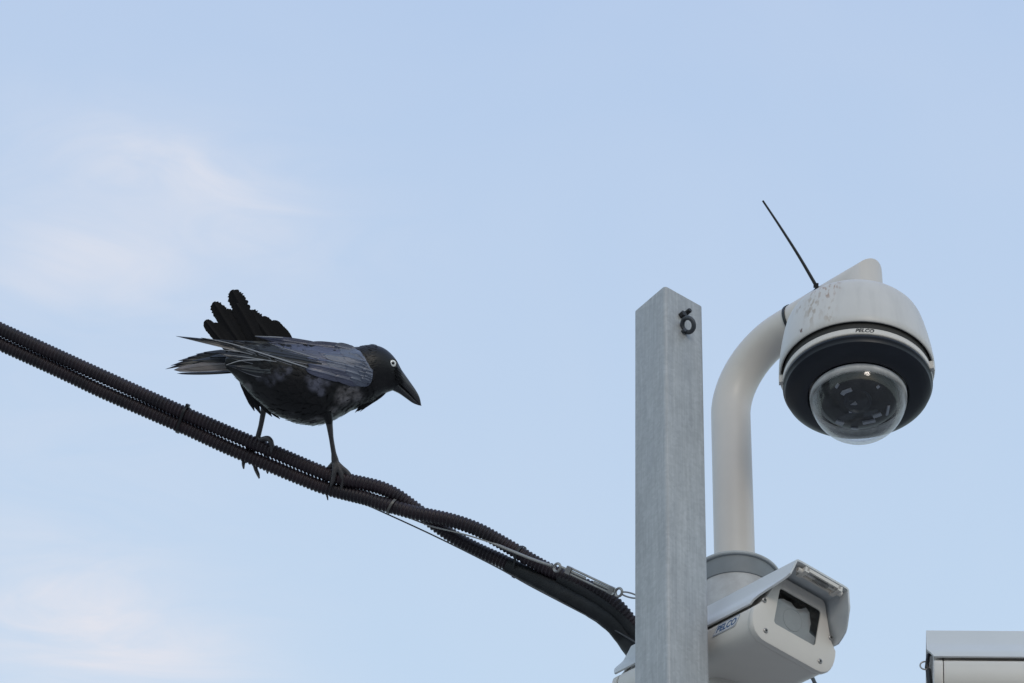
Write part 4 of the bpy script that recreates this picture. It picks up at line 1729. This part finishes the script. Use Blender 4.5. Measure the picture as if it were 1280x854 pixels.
# flight feathers of the near wing, lowest layer first: (name, root, tip, width, layer, bow, shape, material)
spec += [('primary_feather', (368, 462), (270, 441), 6.0, -0.6, 2, 'point', 'remex'), ('primary_feather', (372, 463), (283, 446), 5.5, 0.0, 2, 'point', 'remex'),
         ('primary_feather', (372, 465), (285, 457), 5.5, 0.0, -2, 'point', 'remex'), ('primary_feather', (362, 466), (296, 461), 6.0, 0.2, -3, 'point', 'remex'),
         ('primary_feather', (388, 458), (221, 420.6), 5.0, 2.2, 3.0, 'point', 'remex'), ('primary_feather', (390, 455), (237, 422.5), 5.2, 2.8, 3.0, 'point', 'remex'),
         ('primary_feather', (392, 463), (252, 422.5), 4.2, 3.6, 3.6, 'point', 'remex'), ('primary_feather', (392, 452), (260, 424), 5.2, 3.4, 2.0, 'point', 'remex'),
         ('secondary_feather', (394, 451), (278, 426), 5.4, 4.2, 1.5, 'point', 'remex'), ('secondary_feather', (396, 448), (292, 426), 5.6, 4.8, 1.2, 'point', 'remex'),
         ('secondary_feather', (398, 445), (306, 427), 5.8, 5.2, 1.0, 'point', 'remex'), ('secondary_feather', (400, 452), (318, 437), 4.6, 5.6, 1.0, 'point', 'remex'),
         ('secondary_feather', (402, 455), (332, 443), 4.6, 6.0, 1.0, 'point', 'remex'),
         ('secondary_feather', (408, 435), (320, 421), 5.0, 5.0, 0.5, 'point', 'covert'), ('secondary_feather', (410, 440), (334, 428.5), 6.0, 5.8, 0.5, 'point', 'covert'),
         ('secondary_feather', (412, 445), (346, 434.5), 6.0, 6.4, 0.5, 'point', 'covert')]
# coverts in overlapping rows from the wing tip to the shoulder


def row(name, r0, r1, n_, ln, d0, d1, wdt, lay, shape='round'):
    for k in range(n_):
        t_ = k / max(1, n_ - 1)
        x_, y_ = r0[0] + (r1[0] - r0[0]) * t_, r0[1] + (r1[1] - r0[1]) * t_
        a = R(d0 + (d1 - d0) * t_)
        l2 = ln * rng.uniform(0.90, 1.10)
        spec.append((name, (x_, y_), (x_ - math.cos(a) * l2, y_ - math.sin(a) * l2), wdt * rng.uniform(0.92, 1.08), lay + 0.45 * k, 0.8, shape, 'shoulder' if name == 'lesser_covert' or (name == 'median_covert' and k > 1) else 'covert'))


row('greater_covert', (432, 475), (432, 441), 5, 48, 15, 8, 6.2, 5.0, 'mid')
row('median_covert', (449, 480), (438, 440), 5, 34, 17, 9, 6.8, 6.0, 'mid')
row('lesser_covert', (458, 480), (445, 440), 6, 24, 20, 12, 6.2, 7.0, 'mid')
row('lesser_covert', (463, 476), (452, 446), 6, 16, 24, 16, 5.2, 8.0, 'mid')
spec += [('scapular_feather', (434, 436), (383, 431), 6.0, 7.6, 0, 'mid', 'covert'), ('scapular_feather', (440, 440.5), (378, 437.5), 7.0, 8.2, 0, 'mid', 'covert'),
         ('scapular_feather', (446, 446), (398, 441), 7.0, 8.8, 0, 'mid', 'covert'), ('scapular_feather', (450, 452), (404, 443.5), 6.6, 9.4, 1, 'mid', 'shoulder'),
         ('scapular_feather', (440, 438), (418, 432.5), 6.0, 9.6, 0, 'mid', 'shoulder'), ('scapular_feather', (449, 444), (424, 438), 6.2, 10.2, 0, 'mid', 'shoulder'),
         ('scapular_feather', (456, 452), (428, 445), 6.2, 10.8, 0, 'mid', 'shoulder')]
for k_ in range(22):
    t_ = k_ / 21
    (x_, y_), _q = [(a_ + (b_ - a_) * (t_ * 6 - int(min(5, t_ * 6)))) for a_, b_ in zip(*[((434, 437.5), (442, 440), (450, 444.5), (457, 452), (462, 461), (464, 470), (461.5, 478))[i_] for i_ in (int(min(5, t_ * 6)), int(min(5, t_ * 6)) + 1)])], 0
    a_ = R(rng.uniform(8, 40))
    l_ = rng.uniform(8, 13)
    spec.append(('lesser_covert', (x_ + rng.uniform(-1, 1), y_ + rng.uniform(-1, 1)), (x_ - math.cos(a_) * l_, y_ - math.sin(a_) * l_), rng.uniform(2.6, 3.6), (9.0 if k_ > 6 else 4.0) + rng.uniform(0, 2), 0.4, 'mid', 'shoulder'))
wing = None
farw = None
for (nm, rt, tp_, wd, ly, bw, shp, mt) in spec:
    mb = feather(rt, tp_, wd, ly * 0.42, bw, shp, camber=0.7, th=0.55)
    if wing is None:
        base_mb = MB()
        # leading edge of the folded wing: a rounded shoulder the feathers spring from
        pts = [(464, 462), (463.5, 470), (461, 478), (456, 481.5), (444, 479), (430, 474.5), (412, 470)]
        pth, _ = catmull([k3(x_, y_, wing_T(x_, y_) + 1.2) for x_, y_ in pts], 30)
        base_mb.tube(pth, [(2.1 - 1.4 * abs(k / 29 - 0.35)) * ks for k in range(30)], 10)
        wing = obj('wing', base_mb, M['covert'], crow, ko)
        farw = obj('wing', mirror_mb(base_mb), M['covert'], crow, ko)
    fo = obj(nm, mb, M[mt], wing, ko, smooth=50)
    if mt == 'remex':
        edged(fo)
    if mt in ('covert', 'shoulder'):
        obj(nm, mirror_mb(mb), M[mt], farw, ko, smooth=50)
    if shp == 'point' and nm != 'x':
        pass


for pts_, w_ in ((((384, 460), (340, 446), (291, 430.5), (256, 423)), 0.95), (((346, 452.5), (312, 447.5), (281, 443.5)), 0.6),
                 (((330, 450.5), (303, 451), (284, 456.5)), 0.8), (((354, 422.5), (337, 421.5), (319, 420.5)), 0.7), (((398, 449), (362, 438), (338, 430)), 0.5),
                 (((300, 440), (276, 437.5)), 0.5)):
    pth, _ = catmull([k3(x_, y_, wing_T(x_, y_) + 4.4) for x_, y_ in pts_], 24)
    obj('feather_shaft', MB().tube(pth, [w_ * ks * (0.35 + 0.65 * math.sin(math.pi * min(1, (k + 1) / 25) ** 0.6)) for k in range(24)], 6), M['rachis'], wing, ko)


def far_d(x, y):
    return (-24 - (455 - y) * math.sin(EE)) / math.cos(EE)


for (rt, tp_, wd, ly, bw, shp, mt) in (((334, 452), (206.5, 461.5), 4.6, 0, 8, 'point', 'remex'), ((334, 452), (213, 457), 5.4, 1, 8, 'point', 'remex'),
                                       ((336, 450), (222, 451), 6.0, 1.6, 6, 'point', 'remex'), ((338, 449), (234, 446.5), 6.2, 2.2, 4, 'point', 'remex'),
                                       ((338, 448), (244, 442.5), 6.6, 2.8, 2, 'point', 'remex'), ((340, 446), (254, 440), 7, 3.4, 0, 'point', 'remex'),
                                       ((322, 458), (217, 462.5), 5.4, 5.0, 2, 'mid', 'far_remex'), ((324, 456), (230, 461), 5.6, 6.0, 3, 'mid', 'far_remex'),
                                       ((318, 462), (221, 467), 2.0, 6.6, -1.5, 'mid', 'remex'),
                                       ((330, 450), (240, 451), 5, 7.0, 2, 'point', 'remex'), ((342, 448), (262, 446), 8, 7.6, 1, 'point', 'remex')):
    obj('primary_feather', feather(rt, tp_, wd, ly, bw, shp, depth=far_d, th=0.55), M[mt], farw, ko, smooth=50)


def tail_d(x, y):
    return -4 - 0.22 * (432 - y)


tail = None
for (rt, tp_, wd, ly, bw) in (((288, 437), (256.5, 400.5), 7.0, 1.0, -1), ((300, 440), (264, 405.5), 9.0, 0.2, -1),
                              ((308, 440), (266.8, 377.3), 9.6, 0, -1), ((316, 442), (279, 387), 11.5, -1.6, -1),
                              ((324, 438), (289.5, 362), 11.2, -2.2, 1.5), ((328, 442), (295, 379), 11.0, -1.0, 1.5),
                              ((346, 438), (309, 389), 11.0, -2.6, 2), ((354, 436), (320, 399), 12.0, -3.2, 2), ((360, 436), (334, 403.5), 11.5, -3.8, 2), ((364, 438), (344, 409.5), 9, -4.2, 2)):
    mb = feather(rt, tp_, wd, ly * 1.2, bw, 'round', depth=tail_d, n_=40, ragged=2.2 if tp_[1] < 395 else 0.6, camber=0.3)
    if tail is None:
        tail = obj('tail', MB().sphere(k3(330, 444, -8), 11 * ks, 20, 12), M['plumage'], crow, ko)
    obj('tail_feather', mb, M['rectrix'], tail, ko, smooth=50)
